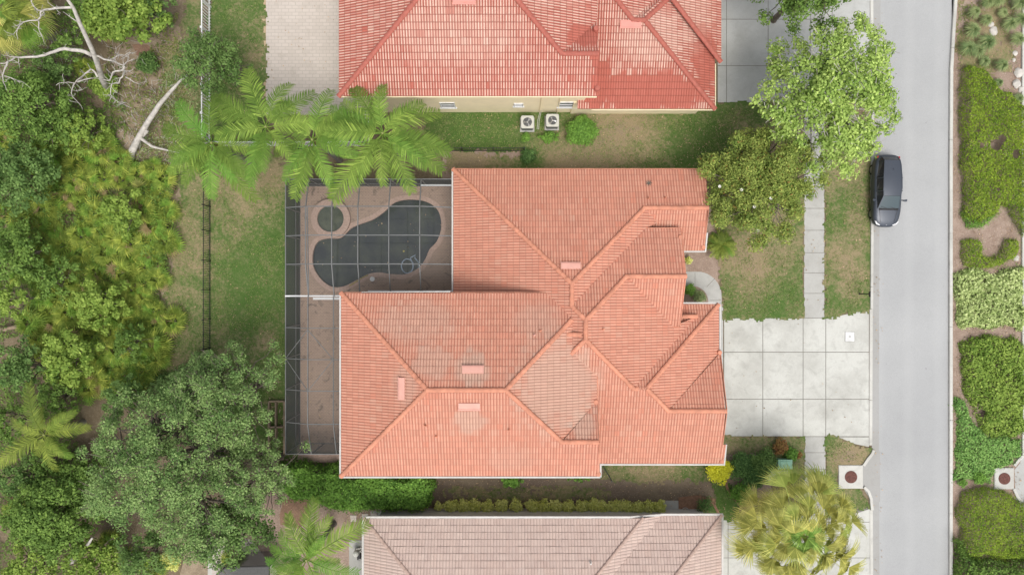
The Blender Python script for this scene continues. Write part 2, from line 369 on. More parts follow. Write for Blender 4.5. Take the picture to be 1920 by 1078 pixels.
M['turf'] = leaf_mat('turf_blade', (.05, .09, .022), (.10, .15, .04), (.17, .20, .06), trans=.15, sc=1.5, odd=(.36, .29, .18), oddamt=.14)
M['dryleaf'] = leaf_mat('dry_leaf', (.12, .08, .05), (.22, .15, .09), (.34, .25, .15), trans=.05, sc=2)
M['tuft'] = leaf_mat('ornamental_grass', (.08, .13, .05), (.16, .22, .09), (.30, .32, .15), trans=.3, sc=1)
M['petiole'] = plain('petiole', (.28, .30, .10), .7, var=.1)
# ---------------------------------------------------------------- ground, lawns, paving
def poly_px(pts, z=0): return [G(x, y, z) for x, y in pts]
def inside(P, X, Y):
    r = np.zeros(X.shape, bool); n = len(P)
    for i in range(n):
        x0, y0 = P[i]; x1, y1 = P[(i+1) % n]
        if y0 == y1: continue
        c = ((y0 > Y) != (y1 > Y)) & (X < (x1-x0)*(Y-y0)/(y1-y0)+x0)
        r ^= c
    return r
RNG = np.random.default_rng(7)
def fnoise(X, Y, s, seed=0):
    """cheap smooth value noise on arrays, about -1..1"""
    rg = np.random.default_rng(seed); T = rg.random((64, 64))
    x = X*s+100; y = Y*s+100; xi = np.floor(x).astype(int); yi = np.floor(y).astype(int); fx = x-xi; fy = y-yi
    fx = fx*fx*(3-2*fx); fy = fy*fy*(3-2*fy)
    a = T[xi % 64, yi % 64]; b = T[(xi+1) % 64, yi % 64]; c = T[xi % 64, (yi+1) % 64]; d = T[(xi+1) % 64, (yi+1) % 64]
    return ((a*(1-fx)+b*fx)*(1-fy)+(c*(1-fx)+d*fx)*fy)*2-1
def struct(o): o['kind'] = 'structure'; return o
def sheet(name, pts, z, mat, thick=None):
    """flat polygon (pixels at ground level); with thick it is a slab whose top is at z"""
    b = MB(); b.prism(poly_px(pts), z-(thick or .03), z)
    return struct(b.build(name, mat))
def holed(name, outer, holes, z, mat, parent=None):
    """flat sheet with holes"""
    bm_ = bmesh.new()
    for L in [outer]+list(holes):
        vs = [bm_.verts.new((x, y, z)) for x, y in L]
        for i in range(len(vs)): bm_.edges.new((vs[i], vs[(i+1) % len(vs)]))
    bmesh.ops.triangle_fill(bm_, use_beauty=True, use_dissolve=False, edges=bm_.edges[:], normal=(0, 0, 1))
    for f in bm_.faces:
        if f.normal.z < 0: f.normal_flip()
    me = bpy.data.meshes.new(name); bm_.to_mesh(me); bm_.free(); me.materials.append(mat)
    o = bpy.data.objects.new(name, me); COL.objects.link(o)
    if parent: o.parent = parent
    return o
def smooth_loop(pts, n=8):
    out = []; m = len(pts)
    for i in range(m):
        p0, p1, p2, p3 = [Vector(pts[(i+k-1) % m]) for k in range(4)]
        for j in range(n):
            t = j/n; out.append(tuple(.5*((2*p1)+(-p0+p2)*t+(2*p0-5*p1+4*p2-p3)*t*t+(-p0+3*p1-3*p2+p3)*t**3)))
    return out
pool_px = smooth_loop([(766, 375), (800, 379), (822, 396), (828, 425), (820, 452), (806, 468), (798, 486), (786, 502), (762, 514), (735, 514), (712, 511), (692, 514), (668, 526), (645, 537), (622, 537), (602, 522), (589, 500), (588, 475), (596, 455), (612, 448), (640, 446), (662, 427), (700, 412), (722, 397), (740, 381)])
pool_w = [G(*p, -.1) for p in pool_px]
struct(holed('ground', [(-140, -110), (140, -110), (140, 110), (-140, 110)], [pool_w], 0, M['soil']))
def organic(pts, amp=.25, step=.35, seed=1):
    """densify a pixel polygon and wobble its outline, returns world xy"""
    P = poly_px(pts); out = []
    for i in range(len(P)):
        a = Vector(P[i]); b = Vector(P[(i+1) % len(P)]); n = max(1, int((b-a).length/step))
        for k in range(n):
            q = a.lerp(b, k/n); s = Vector((noise.noise(Vector((q.x*.9, q.y*.9, seed))), noise.noise(Vector((q.x*.9, q.y*.9, seed+9)))))
            s2 = Vector((noise.noise(Vector((q.x*4, q.y*4, seed))), noise.noise(Vector((q.x*4, q.y*4, seed+5)))))
            q = q+s*amp*1.6+s2*amp*.5; out.append((q.x, q.y))
    return out
def bed(name, pts, z, mat, amp=.2, seed=1):
    b = MB(); b.prism(organic(pts, amp, seed=seed), z-.02, z); return struct(b.build(name, mat))
def lawn(name, pts, z=.03, cell=.12, dry=(), basedry=.15, edge=.12, seed=1):
    P = poly_px(pts); xs = [p[0] for p in P]; ys = [p[1] for p in P]
    nx = int((max(xs)-min(xs))/cell)+3; ny = int((max(ys)-min(ys))/cell)+3
    X, Y = np.meshgrid(min(xs)-cell+np.arange(nx)*cell, min(ys)-cell+np.arange(ny)*cell, indexing='ij')
    CX = X[:-1, :-1]+cell/2; CY = Y[:-1, :-1]+cell/2
    ox = fnoise(CX, CY, 2.2, seed)*edge+RNG.normal(0, edge*.35, CX.shape); oy = fnoise(CX, CY, 2.2, seed+1)*edge+RNG.normal(0, edge*.35, CX.shape)
    m = inside(P, CX+ox, CY+oy)
    J = cell*.3
    VX = X+RNG.uniform(-J, J, X.shape); VY = Y+RNG.uniform(-J, J, X.shape); VZ = z+RNG.uniform(0, .025, X.shape)
    D = np.full(X.shape, basedry)
    for (px, py, r, a) in dry:
        x, y = G(px, py); r = r/28.0; D += a*np.exp(-((X-x)**2+(Y-y)**2)/(r*r))
    idx = np.arange(X.size).reshape(X.shape)
    F = np.stack([idx[:-1, :-1][m], idx[1:, :-1][m], idx[1:, 1:][m], idx[:-1, 1:][m]], 1)
    used = np.unique(F); rm = np.full(X.size, -1); rm[used] = np.arange(len(used))
    me = raw_mesh(name, np.stack([VX.ravel(), VY.ravel(), VZ.ravel()], 1)[used], rm[F], M['grass'])
    at = me.attributes.new('dry', 'FLOAT', 'POINT'); at.data.foreach_set('value', D.ravel()[used].astype(np.float32))
    me.polygons.foreach_set('use_smooth', [True]*len(me.polygons))
    o = link(name, me); return struct(o)
# mulch beds and bare earth (each a few mm above the one below)
bed('litter_path', [(215, 55), (300, 30), (335, 80), (320, 150), (230, 165)], .006, M['litter'], .5, 3)
bed('litter_path', [(205, 170), (325, 190), (320, 320), (255, 305), (190, 285)], .007, M['litter'], .5, 4)
bed('soil_strip', [(300, 390), (345, 330), (395, 320), (395, 650), (300, 720), (270, 700), (300, 560), (320, 440)], .008, M['litter'], .3, 5)
bed('mulch_bed', [(530, 870), (1400, 862), (1390, 980), (530, 990)], .009, M['mulch_dark'], .1, 6)
bed('mulch_bed', [(470, 900), (720, 930), (720, 1110), (470, 1110)], .013, M['mulch'], .1, 7)
bed('mulch_bed', [(830, 262), (1130, 262), (1150, 335), (830, 335)], .010, M['mulch'], .12, 8)
bed('mulch_bed', [(1290, 400), (1360, 380), (1385, 470), (1345, 530), (1360, 580), (1275, 590), (1270, 470)], .011, M['mulch'], .12, 9)
bed('median_mulch', [(1784, -60), (1915, -60), (1917, 1140), (1784, 1140)], .012, M['mulch'], .02, 10)
bed('mulch_bed', [(1357, 820), (1420, 820), (1450, 930), (1360, 935)], .014, M['mulch'], .1, 11)
bed('litter_path', [(340, 1000), (480, 1000), (480, 1110), (340, 1110)], .014, M['litter'], .2, 12)
bed('rust_litter', [(250, 85), (272, 82), (285, 95), (280, 106), (258, 105)], .018, M['rusty'], .2, 15)
bed('rust_litter', [(530, 938), (575, 932), (585, 965), (560, 990), (525, 985)], .018, M['rusty'], .15, 16)
# lawns
lawn('side_lawn', [(795, 205), (1445, 190), (1445, 330), (1200, 330), (1110, 318), (1030, 330), (980, 285), (830, 284), (795, 300)], seed=2,
     dry=((900, 235, 80, -.25), (1140, 290, 60, .5), (1060, 300, 60, .6), (1210, 250, 60, .40), (1130, 235, 40, .45), (1290, 300, 60, -.20), (1350, 220, 60, -.15), (1180, 215, 40, .3), (1395, 240, 30, .5)))
lawn('side_lawn', [(830, 300), (850, 286), (1020, 290), (1010, 330), (850, 330)], z=.022, basedry=.55, seed=3, edge=.3, dry=((985, 310, 30, -.5), (880, 300, 40, .5)))
lawn('back_lawn', [(392, -40), (500, -40), (500, 280), (560, 330), (560, 860), (480, 860), (300, 760), (280, 700), (300, 600), (325, 480), (335, 400), (330, 300), (385, 200)], seed=4, edge=.2,
     basedry=.12, dry=((345, 420, 60, .30), (350, 560, 60, .25), (480, 370, 50, .45), (420, 460, 35, .12), (520, 450, 40, -.15), (470, 540, 70, -.22), (440, 420, 30, .15), (500, 640, 24, .6), (430, 650, 35, .2),
     (330, 660, 50, .4), (520, 700, 40, -.1), (480, 60, 30, .2), (485, 110, 25, .5), (520, 320, 40, .5), (400, 330, 50, .6), (350, 480, 50, .35)))
lawn('side_strip', [(345, -40), (380, -40), (382, 60), (340, 60)], seed=5, edge=.3, basedry=.3)
lawn('front_lawn', [(1330, 350), (1507, 340), (1507, 598), (1352, 600), (1353, 540), (1345, 480)], seed=6, basedry=.42,
     dry=((1400, 480, 45, .45), (1460, 430, 40, .2), (1375, 540, 30, -.3), (1470, 560, 40, -.3), (1430, 590, 40, -.3), (1410, 520, 35, .3), (1375, 590, 25, -.3), (1490, 520, 30, -.15), (1460, 500, 30, .1), (1400, 560, 25, .25)))
lawn('verge', [(1545, 240), (1633, 240), (1633, 583), (1590, 590), (1546, 598)], seed=7, basedry=.40,
     dry=((1590, 330, 40, .3), (1590, 480, 40, .35), (1610, 400, 30, .2), (1560, 570, 25, -.3), (1558, 420, 25, -.3), (1620, 560, 25, -.3), (1600, 370, 25, -.3), (1600, 530, 30, .25), (1575, 395, 20, -.2), (1625, 480, 16, -.3)))
lawn('front_lawn', [(1355, 815), (1509, 818), (1509, 905), (1440, 905), (1420, 850), (1357, 850)], seed=8, basedry=.3, dry=((1390, 830, 40, .35), (1495, 860, 30, -.05), (1470, 825, 25, .3)))
lawn('verge', [(1546, 815), (1570, 815), (1600, 832), (1637, 843), (1630, 860), (1600, 880), (1570, 880), (1570, 915), (1612, 915), (1632, 950), (1548, 970)], seed=9, basedry=.3,
     dry=((1590, 855, 30, 1.0), (1560, 830, 20, -.2), (1557, 880, 20, .0), (1600, 935, 30, .0)))
lawn('side_lawn', [(1125, 860), (1360, 860), (1345, 905), (1300, 900), (1210, 905), (1130, 900)], seed=10, z=.034, edge=.2, basedry=.35, dry=((1230, 890, 40, .5), (1150, 885, 25, .1), (1290, 885, 30, -.1)))
lawn('side_lawn', [(1320, 880), (1362, 895), (1378, 930), (1395, 975), (1315, 975), (1345, 930)], seed=11, z=.036, edge=.12, basedry=-.1)
lawn('side_lawn', [(830, 915), (1130, 910), (1150, 940), (1000, 935), (840, 935)], seed=12, z=.028, edge=.55, basedry=.55)
lawn('scrub_grass', [(300, 90), (400, 60), (400, 330), (330, 330), (300, 210)], seed=13, z=.024, edge=.5, basedry=.45)
lawn('median_grass', [(1790, 20), (1900, -20), (1900, 130), (1850, 150), (1795, 130)], seed=14, z=.03, edge=.9, basedry=.62, dry=((1860, 60, 30, .4),))
# road
sheet('road', [(1640, -80), (1794, -80), (1793, 0), (1788, 60), (1784, 130), (1783, 500), (1785, 1160), (1642, 1160), (1640, 500)], .012, M['asphalt'], .1)
sheet('gutter_pan', [(1636, -80), (1651, -80), (1650, 300), (1648, 560), (1648, 830), (1649, 1160), (1634, 1160)], .018, M['gutterpan'], .1)
sheet('gutter_pan', [(1780, 200), (1777, 400), (1777, 1160), (1780, 1160), (1780, 400)], .017, M['gutterpan'], .05)
def strip_line(pts, w):
    """pixel polyline -> offset strip polygon in pixels"""
    L = [Vector(p) for p in pts]; a = []; b = []
    for i, p in enumerate(L):
        d = (L[min(i+1, len(L)-1)]-L[max(i-1, 0)]).normalized(); n = Vector((-d.y, d.x))
        a.append(tuple(p+n*w/2)); b.append(tuple(p-n*w/2))
    return a+b[::-1]
def densify(pts, step):
    out = []
    for i in range(len(pts)-1):
        a = Vector(pts[i]); b = Vector(pts[i+1]); n = max(1, int((b-a).length/step))
        out += [tuple(a.lerp(b, k/n)) for k in range(n)]
    return out+[tuple(pts[-1])]
def kerb(name, pts, w=4.5, h=.13, seg=170):
    """kerb stones cast in lengths with thin open joints"""
    b = MB(); D = densify(pts, 6); acc = 0; cur = [D[0]]
    for i in range(1, len(D)):
        cur.append(D[i]); acc += (Vector(D[i])-Vector(D[i-1])).length
        if acc > seg or i == len(D)-1:
            c = list(cur); u = (Vector(c[-1])-Vector(c[-2])).normalized(); c[-1] = tuple(Vector(c[-1])-u*.7)
            b.prism(poly_px(strip_line(c, w)), -.1, h)
            b.prism(poly_px(strip_line(c, w*.8)), h, h+.018); cur = [D[i]]; acc = 0
    return struct(b.build(name, M['kerb']))
kerb('kerb', [(1790, -80), (1790, 0), (1786, 60), (1782, 130), (1781, 300), (1781, 1160)], 6, .14)
kerb('kerb', [(1634, -80), (1634, 0)], 4.5, .05)
kerb('kerb', [(1635, 192), (1634, 400), (1633, 580)], 5, .12)
kerb('kerb', [(1633, 580), (1632, 835)], 6, .035)
kerb('kerb', [(1634, 0), (1635, 192)], 6, .035)
kerb('kerb', [(1633, 955), (1634, 1150)], 6, .035)
kerb('kerb', [(1918, -80), (1916, 215), (1917, 700), (1917, 855)], 5, .12)
kerb('kerb', [(1908, 940), (1920, 960)], 6, .12)
sheet('far_road', [(1919, -80), (2300, -80), (2300, 1160), (1919, 1160), (1919, 960), (1904, 937), (1902, 880), (1912, 868), (1919, 850)], .02, M['concrete_grey'], .1)
def slabs(name, polys, z, mat, gap=1.1, seed=1):
    """cast slabs with open joints over a dirt sheet"""
    b = MB(); rnd = random.Random(seed)
    for p in polys:
        c = Vector((sum(q[0] for q in p)/len(p), sum(q[1] for q in p)/len(p)))
        q2 = []
        for q in p:
            v = Vector(q)-c; q2.append((q[0]-math.copysign(gap/2, v.x), q[1]-math.copysign(gap/2, v.y)))
        b.prism(poly_px(q2), -.05, z+rnd.uniform(-.001, .001))
    return struct(b.build(name, mat))
def under(pts, z): b = MB(); b.prism(poly_px(pts), z-.02, z); return struct(b.build('joint_bed', M['joint']))
# main driveway
under([(1357, 597), (1548, 597), (1628, 585), (1628, 830), (1548, 817), (1357, 817)], .017)
xs = [1357, 1430, 1505.5, 1548, 1629.5]; ys = [596, 660, 748, 818]
pl = []
for i in range(4):
    for j in range(3):
        x0, x1, y0, y1 = xs[i], xs[i+1], ys[j], ys[j+1]
        if i == 3 and j == 0: pl.append([(x0, 596), (1585, 589), (1615, 581), (x1, 578), (x1, y1), (x0, y1)])
        elif i == 3 and j == 2: pl += [[(x0, y0), (x1, y0), (x1, 818), (x0, 818)], [(1572, 818.5), (x1, 818.5), (x1, 838), (1600, 832)]]
        else: pl.append([(x0, y0), (x1, y0), (x1, y1), (x0, y1)])
slabs('driveway', pl, .026, M['concrete'], 1.3, 1)
sheet('garage_apron', [(1345, 575), (1355.6, 575), (1355.6, 818), (1345, 818)], .024, M['concrete_grey'], .1)
# sidewalk
sw = []
yy = [192, 230, 270, 311, 352, 391, 432, 474, 512, 550, 596]
for i in range(len(yy)-1): sw.append([(1507, yy[i]), (1546, yy[i]), (1546, yy[i+1]), (1507, yy[i+1])])
yy = [818, 848, 879, 912, 945, 966]
for i in range(len(yy)-1): sw.append([(1508, yy[i]), (1548, yy[i]), (1548, yy[i+1]), (1508, yy[i+1])])
under([(1507.5, 190), (1545.5, 190), (1545.5, 600), (1507.5, 600)], .0165); under([(1508.5, 815), (1547.5, 815), (1547.5, 968), (1508.5, 968)], .0165)
slabs('sidewalk', sw, .023, M['concrete_old'], 1.0, 2)
# north neighbour's driveway
under([(1350, -80), (1632, -80), (1632, 192), (1350, 192)], .0165)
xs = [1345, 1362, 1440, 1519, 1560, 1631]; ys = [-80, -50, 37, 124, 193]
slabs('driveway', [[(xs[i], ys[j]), (xs[i+1], ys[j]), (xs[i+1], ys[j+1]), (xs[i], ys[j+1])] for i in range(5) for j in range(4)], .0255, M['concrete_grey'], 1.2, 3)
# south neighbour's driveway
under([(1350, 966), (1548, 966), (1630, 950), (1632, 1160), (1350, 1160)], .0165)
xs = [1345, 1365, 1440, 1508, 1549]; ys = [966, 1045, 1100, 1160]
pl = [[(xs[i], ys[j]), (xs[i+1], ys[j]), (xs[i+1], ys[j+1]), (xs[i], ys[j+1])] for i in range(4) for j in range(3)]
pl += [[(1549, 975), (1590, 966), (1631, 953), (1631, 978), (1549, 978)], [(1549, 978), (1631, 978), (1631, 1045), (1549, 1045)], [(1549, 1045), (1631, 1045), (1631, 1160), (1549, 1160)]]
slabs('driveway', pl, .0255, M['concrete'], 1.2, 4)
# curved front walk
def arc_pts(cx, cy, rx, ry, a0, a1, n): return [(cx+rx*math.cos(R(a0+(a1-a0)*i/n)), cy+ry*math.sin(R(a0+(a1-a0)*i/n))) for i in range(n+1)]
sheet('front_walk', [(1270, 509)]+arc_pts(1306, 556, 47, 47, -80, 0, 10)+[(1353, 600), (1330, 600)]+arc_pts(1298, 566, 30, 30, 0, -85, 8)+[(1270, 536)], .022, M['concrete_old'], .1)
jb = MB()
for a, b in (((1303, 511), (1303, 538)), ((1325, 538), (1340, 522)), ((1331, 563), (1352, 563))):
    jb.bar((*G(*a), .0228), (*G(*b), .0228), .03, .002)
struct(jb.build('walk_joint', M['joint']))
# north neighbour's paver patio with its tan soldier course
sheet('paver_patio', [(499, -80), (700, -80), (700, 216), (499, 216)], .03, M['patio'], .1)
sheet('patio_border', [(490, -80), (499, -80), (499, 216), (490, 216)], .032, M['border'], .1)
# south-west neighbour's patio corner
sheet('paver_patio', [(398, 1010), (470, 1010), (520, 1070), (520, 1160), (398, 1160)], .03, M['patio'], .1)
sheet('patio_border', [(390, 1008), (398, 1008), (398, 1160), (390, 1160)], .033, M['kerb'], .1)
# small pavings
sheet('side_paving', [(1235, 938), (1272, 938), (1272, 975), (1235, 975)], .03, M['concrete_old'], .1)
sheet('side_paving', [(695, 958), (1240, 958), (1240, 985), (695, 985)], .024, M['concrete_grey'], .05)
sheet('equipment_slab', [(655, 1012), (700, 1012), (700, 1100), (655, 1100)], .05, M['concrete_old'], .1)
sheet('garden_bed', [(500, 745), (562, 745), (562, 862), (500, 862)], .034, M['coping'], .05)
sheet('bed_paving', [(540, 850), (655, 850), (655, 866), (540, 866)], .036, M['coping'], .05)
sheet('mulch_pocket', [(1272, 932), (1305, 928), (1345, 935), (1345, 975), (1272, 975)], .038, M['brick_edge'], .05)
# ---------------------------------------------------------------- tiled roofs
K = 5/12
def clip(poly, tri):
    out = poly
    for i in range(3):
        ax, ay = tri[i]; bx, by = tri[(i+1) % 3]
        ins = out; out = []
        if not ins: return out
        side = lambda p: (bx-ax)*(p[1]-ay)-(by-ay)*(p[0]-ax)
        for j in range(len(ins)):
            p = ins[j]; q = ins[(j+1) % len(ins)]; sp = side(p); sq = side(q)
            if sp >= 0: out.append(p)
            if (sp >= 0) != (sq >= 0):
                t = sp/(sp-sq); out.append((p[0]+(q[0]-p[0])*t, p[1]+(q[1]-p[1])*t))
    return out
DIRS = {'N': (0, -1), 'S': (0, 1), 'E': (-1, 0), 'W': (1, 0)}     # uphill direction of the slope that faces N, S, E, W
def plane(face, edge, z0, k=K):
    """slope facing `face`, at height z0 on the line x or y = edge"""
    d = DIRS[face]; s0 = edge*(d[0]+d[1])
    return (d, s0, z0, k)
def pz(pl, x, y): return pl[2]+(x*pl[0][0]+y*pl[0][1]-pl[1])*pl[3]
def ray(pl, px, py):
    """where the view ray of a photo point meets the slope"""
    z = 4.0
    for _ in range(30):
        x, y = G(px, py, z); z = pz(pl, x, y)
    return Vector((*G(px, py, z), z))
TP = [(0, 0), (.16, .55), (.5, 1), (.84, .55), (1, 0)]
def tile_facet(b, pl, poly, W_=.172, C_=.375, amp=.038, lift=.02, off=0.0):
    d, s0, z0, k = pl
    ud = (-d[1], d[0]) if True else None      # along the eave
    tris = []
    for t in tessellate_polygon([[Vector((x, y, 0)) for x, y in poly]]):
        T = [(poly[i][0]*ud[0]+poly[i][1]*ud[1], poly[i][0]*d[0]+poly[i][1]*d[1]-s0) for i in t]
        a = (T[1][0]-T[0][0])*(T[2][1]-T[0][1])-(T[1][1]-T[0][1])*(T[2][0]-T[0][0])
        if abs(a) < 1e-6: continue
        tris.append(T if a > 0 else T[::-1])
    for T in tris:
        j0 = math.floor(min(p[1] for p in T)/C_); j1 = math.ceil(max(p[1] for p in T)/C_)
        for j in range(j0, j1):
            v0, v1 = j*C_, (j+1)*C_
            band = clip([(-999, v0), (999, v0), (999, v1), (-999, v1)], T)
            if len(band) < 3: continue
            i0 = math.floor((min(p[0] for p in band)-off)/W_); i1 = math.ceil((max(p[0] for p in band)-off)/W_)
            for i in range(i0, i1):
                hsh = math.sin((i//2)*12.9898+j*78.233)*43758.5453; lf = lift*(.45+1.3*(hsh-math.floor(hsh)))
                for s in range(4):
                    t0, h0 = TP[s]; t1, h1 = TP[s+1]
                    u0 = off+(i+t0)*W_; u1 = off+(i+t1)*W_
                    c = clip([(u0, v0), (u1, v0), (u1, v1), (u0, v1)], T)
                    if len(c) < 3: continue
                    vs = []; uv = []
                    for (u, v) in c:
                        f = (u-u0)/(u1-u0); h = (h0+(h1-h0)*f)*amp+lf*(1-(v-v0)/C_)
                        vs.append((u*ud[0]+(v+s0)*d[0], u*ud[1]+(v+s0)*d[1], z0+v*k+h))
                        uv.append(((u-off)/W_, v/C_))
                    n = len(vs); b.add(vs, [tuple(range(n))]); b.uv += uv
                    um = (u0+u1)/2
                    if abs(c[0][1]-v0) < 1e-6 and all((T[(q+1) % 3][0]-T[q][0])*(v0-T[q][1])-(T[(q+1) % 3][1]-T[q][1])*(um-T[q][0]) > -1e-9 for q in range(3)):
                        W2 = lambda u, z: (u*ud[0]+(v0+s0)*d[0], u*ud[1]+(v0+s0)*d[1], z)
                        zb = z0+v0*k-.01
                        b.add([W2(u0, zb), W2(u1, zb), W2(u1, z0+v0*k+h1*amp+lf), W2(u0, z0+v0*k+h0*amp+lf)], [(0, 1, 2, 3)])
                        b.uv += [((u0-off)/W_+.01, v0/C_+.01)]*2+[((u1-off)/W_-.01, v0/C_+.02)]*2
def caps(par, a, c, r=.135, L=.4, mat='cap'):
    """overlapping half round ridge tiles from a (low) to c, one part per ridge line"""
    b = MB()
    a = Vector(a); c = Vector(c); D = c-a; n = max(1, round(D.length/L)); d = D.normalized()
    sx = d.cross(Vector((0, 0, 1))).normalized(); up = sx.cross(d)
    for i in range(n):
        p = a+D*(i/n)-d*.03; q = a+D*((i+1)/n)+d*.03
        vs = []
        for (o, rr, lf) in ((p, r*1.08, .035), (q, r*.90, .0)):
            for k in range(7):
                t = math.pi*k/6; vs.append(o+sx*math.cos(t)*rr+up*(math.sin(t)*rr*.75+lf-.01))
        b.add(vs, [(k, k+1, k+8, k+7) for k in range(6)]+[tuple(range(7))])
    return b.build('ridge_cap', M[mat], par)
def finial(par, p, r, mat):
    b = MB(); b.cyl((p[0], p[1], p[2]-.12), r, .17, 12, r*.75); b.build('end_cap', M[mat], par)
def roof_object(root, facets, mat, name='roof', **kw):
    b = MB(); b.uv = []
    for i, (pl, poly) in enumerate(facets): tile_facet(b, pl, poly, off=.04*i, **kw)
    b.v = [tuple(p) for p in b.v]
    return b.build(name, mat, root)
def gutter(b, a, c, w=.09, h=.12): b.bar(a, c, w, h)
def house_vent(root, pl, px, py, w, l, mat, along='u'):
    """low O'Hagin type box vent: hooded tray lying on the slope"""
    p = ray(pl, px, py); d = pl[0]
    th = math.atan(pl[3])
    up = Vector((d[0]*math.cos(th), d[1]*math.cos(th), math.sin(th))); u = Vector((-d[1], d[0], 0)); n = u.cross(up)
    if n.z < 0: n = -n
    b = MB(); o = p+n*.05
    def q(a, c, e): return o+u*a+up*c+n*e
    b.add([q(-w/2, -l/2, 0), q(w/2, -l/2, 0), q(w/2, l/2, 0), q(-w/2, l/2, 0), q(-w/2, -l/2, .13), q(w/2, -l/2, .13), q(w/2, l/2, .05), q(-w/2, l/2, .05)],
          [(3, 2, 1, 0), (4, 5, 6, 7), (0, 1, 5, 4), (1, 2, 6, 5), (2, 3, 7, 6), (3, 0, 4, 7)])
    b.add([q(-w/2-.03, -l/2-.04, .13), q(w/2+.03, -l/2-.04, .13), q(w/2+.03, -l/2+.05, .145), q(-w/2-.03, -l/2+.05, .145)], [(0, 1, 2, 3)])
    return b.build('roof_vent', mat, root)
def pipe_vent(root, pl, px, py, mat, r=.06):
    p = ray(pl, px, py); b = MB(); b.cyl(p+Vector((0, 0, -.05)), r, .38, 12); b.cyl(p+Vector((0, 0, -.0)), r*2.1, .10, 12, r*1.2)
    return b.build('vent_pipe', mat, root)
def walls(root, boxes, mat):
    """boxes: (x0,x1,y0,y1,z)"""
    b = MB()
    for i, (x0, x1, y0, y1, z) in enumerate(boxes): b.prism([(x0, y0), (x1, y0), (x1, y1), (x0, y1)], -.1-.01*i, z)
    return b.build('wall', mat, root)
def soffits(root, rects):
    b = MB()
    for i, (x0, x1, y0, y1, z) in enumerate(rects): b.prism([(x0, y0), (x1, y0), (x1, y1), (x0, y1)], z-.16-.004*i, z-.13-.004*i)
    return b.build('soffit', M['soffit'], root)

# ---- main house -------------------------------------------------------------
house = empty('house', (0, 0, 0), 'central house with an L of salmon-orange tiled hip roofs beside the screened pool', 'house')
LW = plane('W', -3.67, 3.0); LN = plane('N', 7.38, 3.0); LE1 = plane('E', 3.48, 5.98); LS1 = plane('S', 4.86, 4.05)
MN = plane('N', -1.88, 6.33); ME = plane('E', 4.25, 6.33); MS = plane('S', .66, 5.27)
LS = plane('S', -11.0, 3.0); GN = plane('N', -1.03, 3.0); GE = plane('E', 12.95, 3.0); GG = plane('N', -7.45, 4.48)
UW = plane('W', -10.09, 5.4); UN = plane('N', -.33, 5.4); US = plane('S', -11.13, 5.4); UE = plane('E', 5.02, 5.4); UG = plane('N', -8.91, 6.325)
low = [
 (LW, [(-3.67, 7.38), (3.48, .23), (3.48, -1.06), (4.25, -1.88), (4.25, -3.02), (3.3, -3.97), (2.3, -3.0), (1.6, -.9), (-3.67, -.9)]),
 (LN, [(-3.67, 7.38), (12.15, 7.38), (11.95, 4.86), (8.10, 4.86), (3.48, .23)]),
 (LE1, [(3.48, .23), (8.10, 4.86), (8.95, 4.0), (8.17, 3.6), (3.48, -1.06)]),
 (LS1, [(8.10, 4.86), (11.95, 4.86), (12.02, 2.3), (10.0, 2.3), (8.1, 3.4)]),
 (MN, [(8.17, 3.61), (10.30, 3.61), (10.30, .66), (6.79, .66), (4.25, -1.88), (3.48, -1.06)]),
 (ME, [(4.25, -1.88), (6.79, .66), (9.83, -2.38), (11.5, -1.79), (12.1, -1.2), (7.24, -6.03), (4.25, -3.02)]),
 (MS, [(6.79, .66), (10.30, .66), (10.25, -2.38), (9.83, -2.38)]),
 (LS, [(4.25, -3.02), (7.24, -6.03), (8.04, -6.03), (9.45, -7.45), (12.9, -7.45), (13.0, -9.7), (13.22, -9.7), (13.22, -11.0), (4.3, -11.0), (4.3, -5.2), (2.6, -4.0), (3.3, -3.97)]),
 (GN, [(10.2, -1.03), (12.95, -1.03), (8.04, -6.06), (7.15, -6.06), (10.9, -2.3), (10.2, -2.0)]),
 (GE, [(12.95, -1.03), (12.95, -4.2), (9.45, -7.45), (8.04, -6.0)]),
 (GG, [(9.45, -7.45), (12.9, -7.45), (12.98, -4.1)]),
]
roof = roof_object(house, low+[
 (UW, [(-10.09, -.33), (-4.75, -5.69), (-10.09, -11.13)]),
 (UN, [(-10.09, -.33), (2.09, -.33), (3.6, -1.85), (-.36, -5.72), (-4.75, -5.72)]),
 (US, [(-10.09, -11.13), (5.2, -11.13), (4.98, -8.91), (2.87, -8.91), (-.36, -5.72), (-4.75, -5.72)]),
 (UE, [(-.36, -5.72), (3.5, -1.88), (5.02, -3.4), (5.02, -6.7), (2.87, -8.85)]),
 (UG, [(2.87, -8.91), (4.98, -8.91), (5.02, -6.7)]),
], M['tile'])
Z = lambda pl, x, y: (x, y, pz(pl, x, y)+.03)
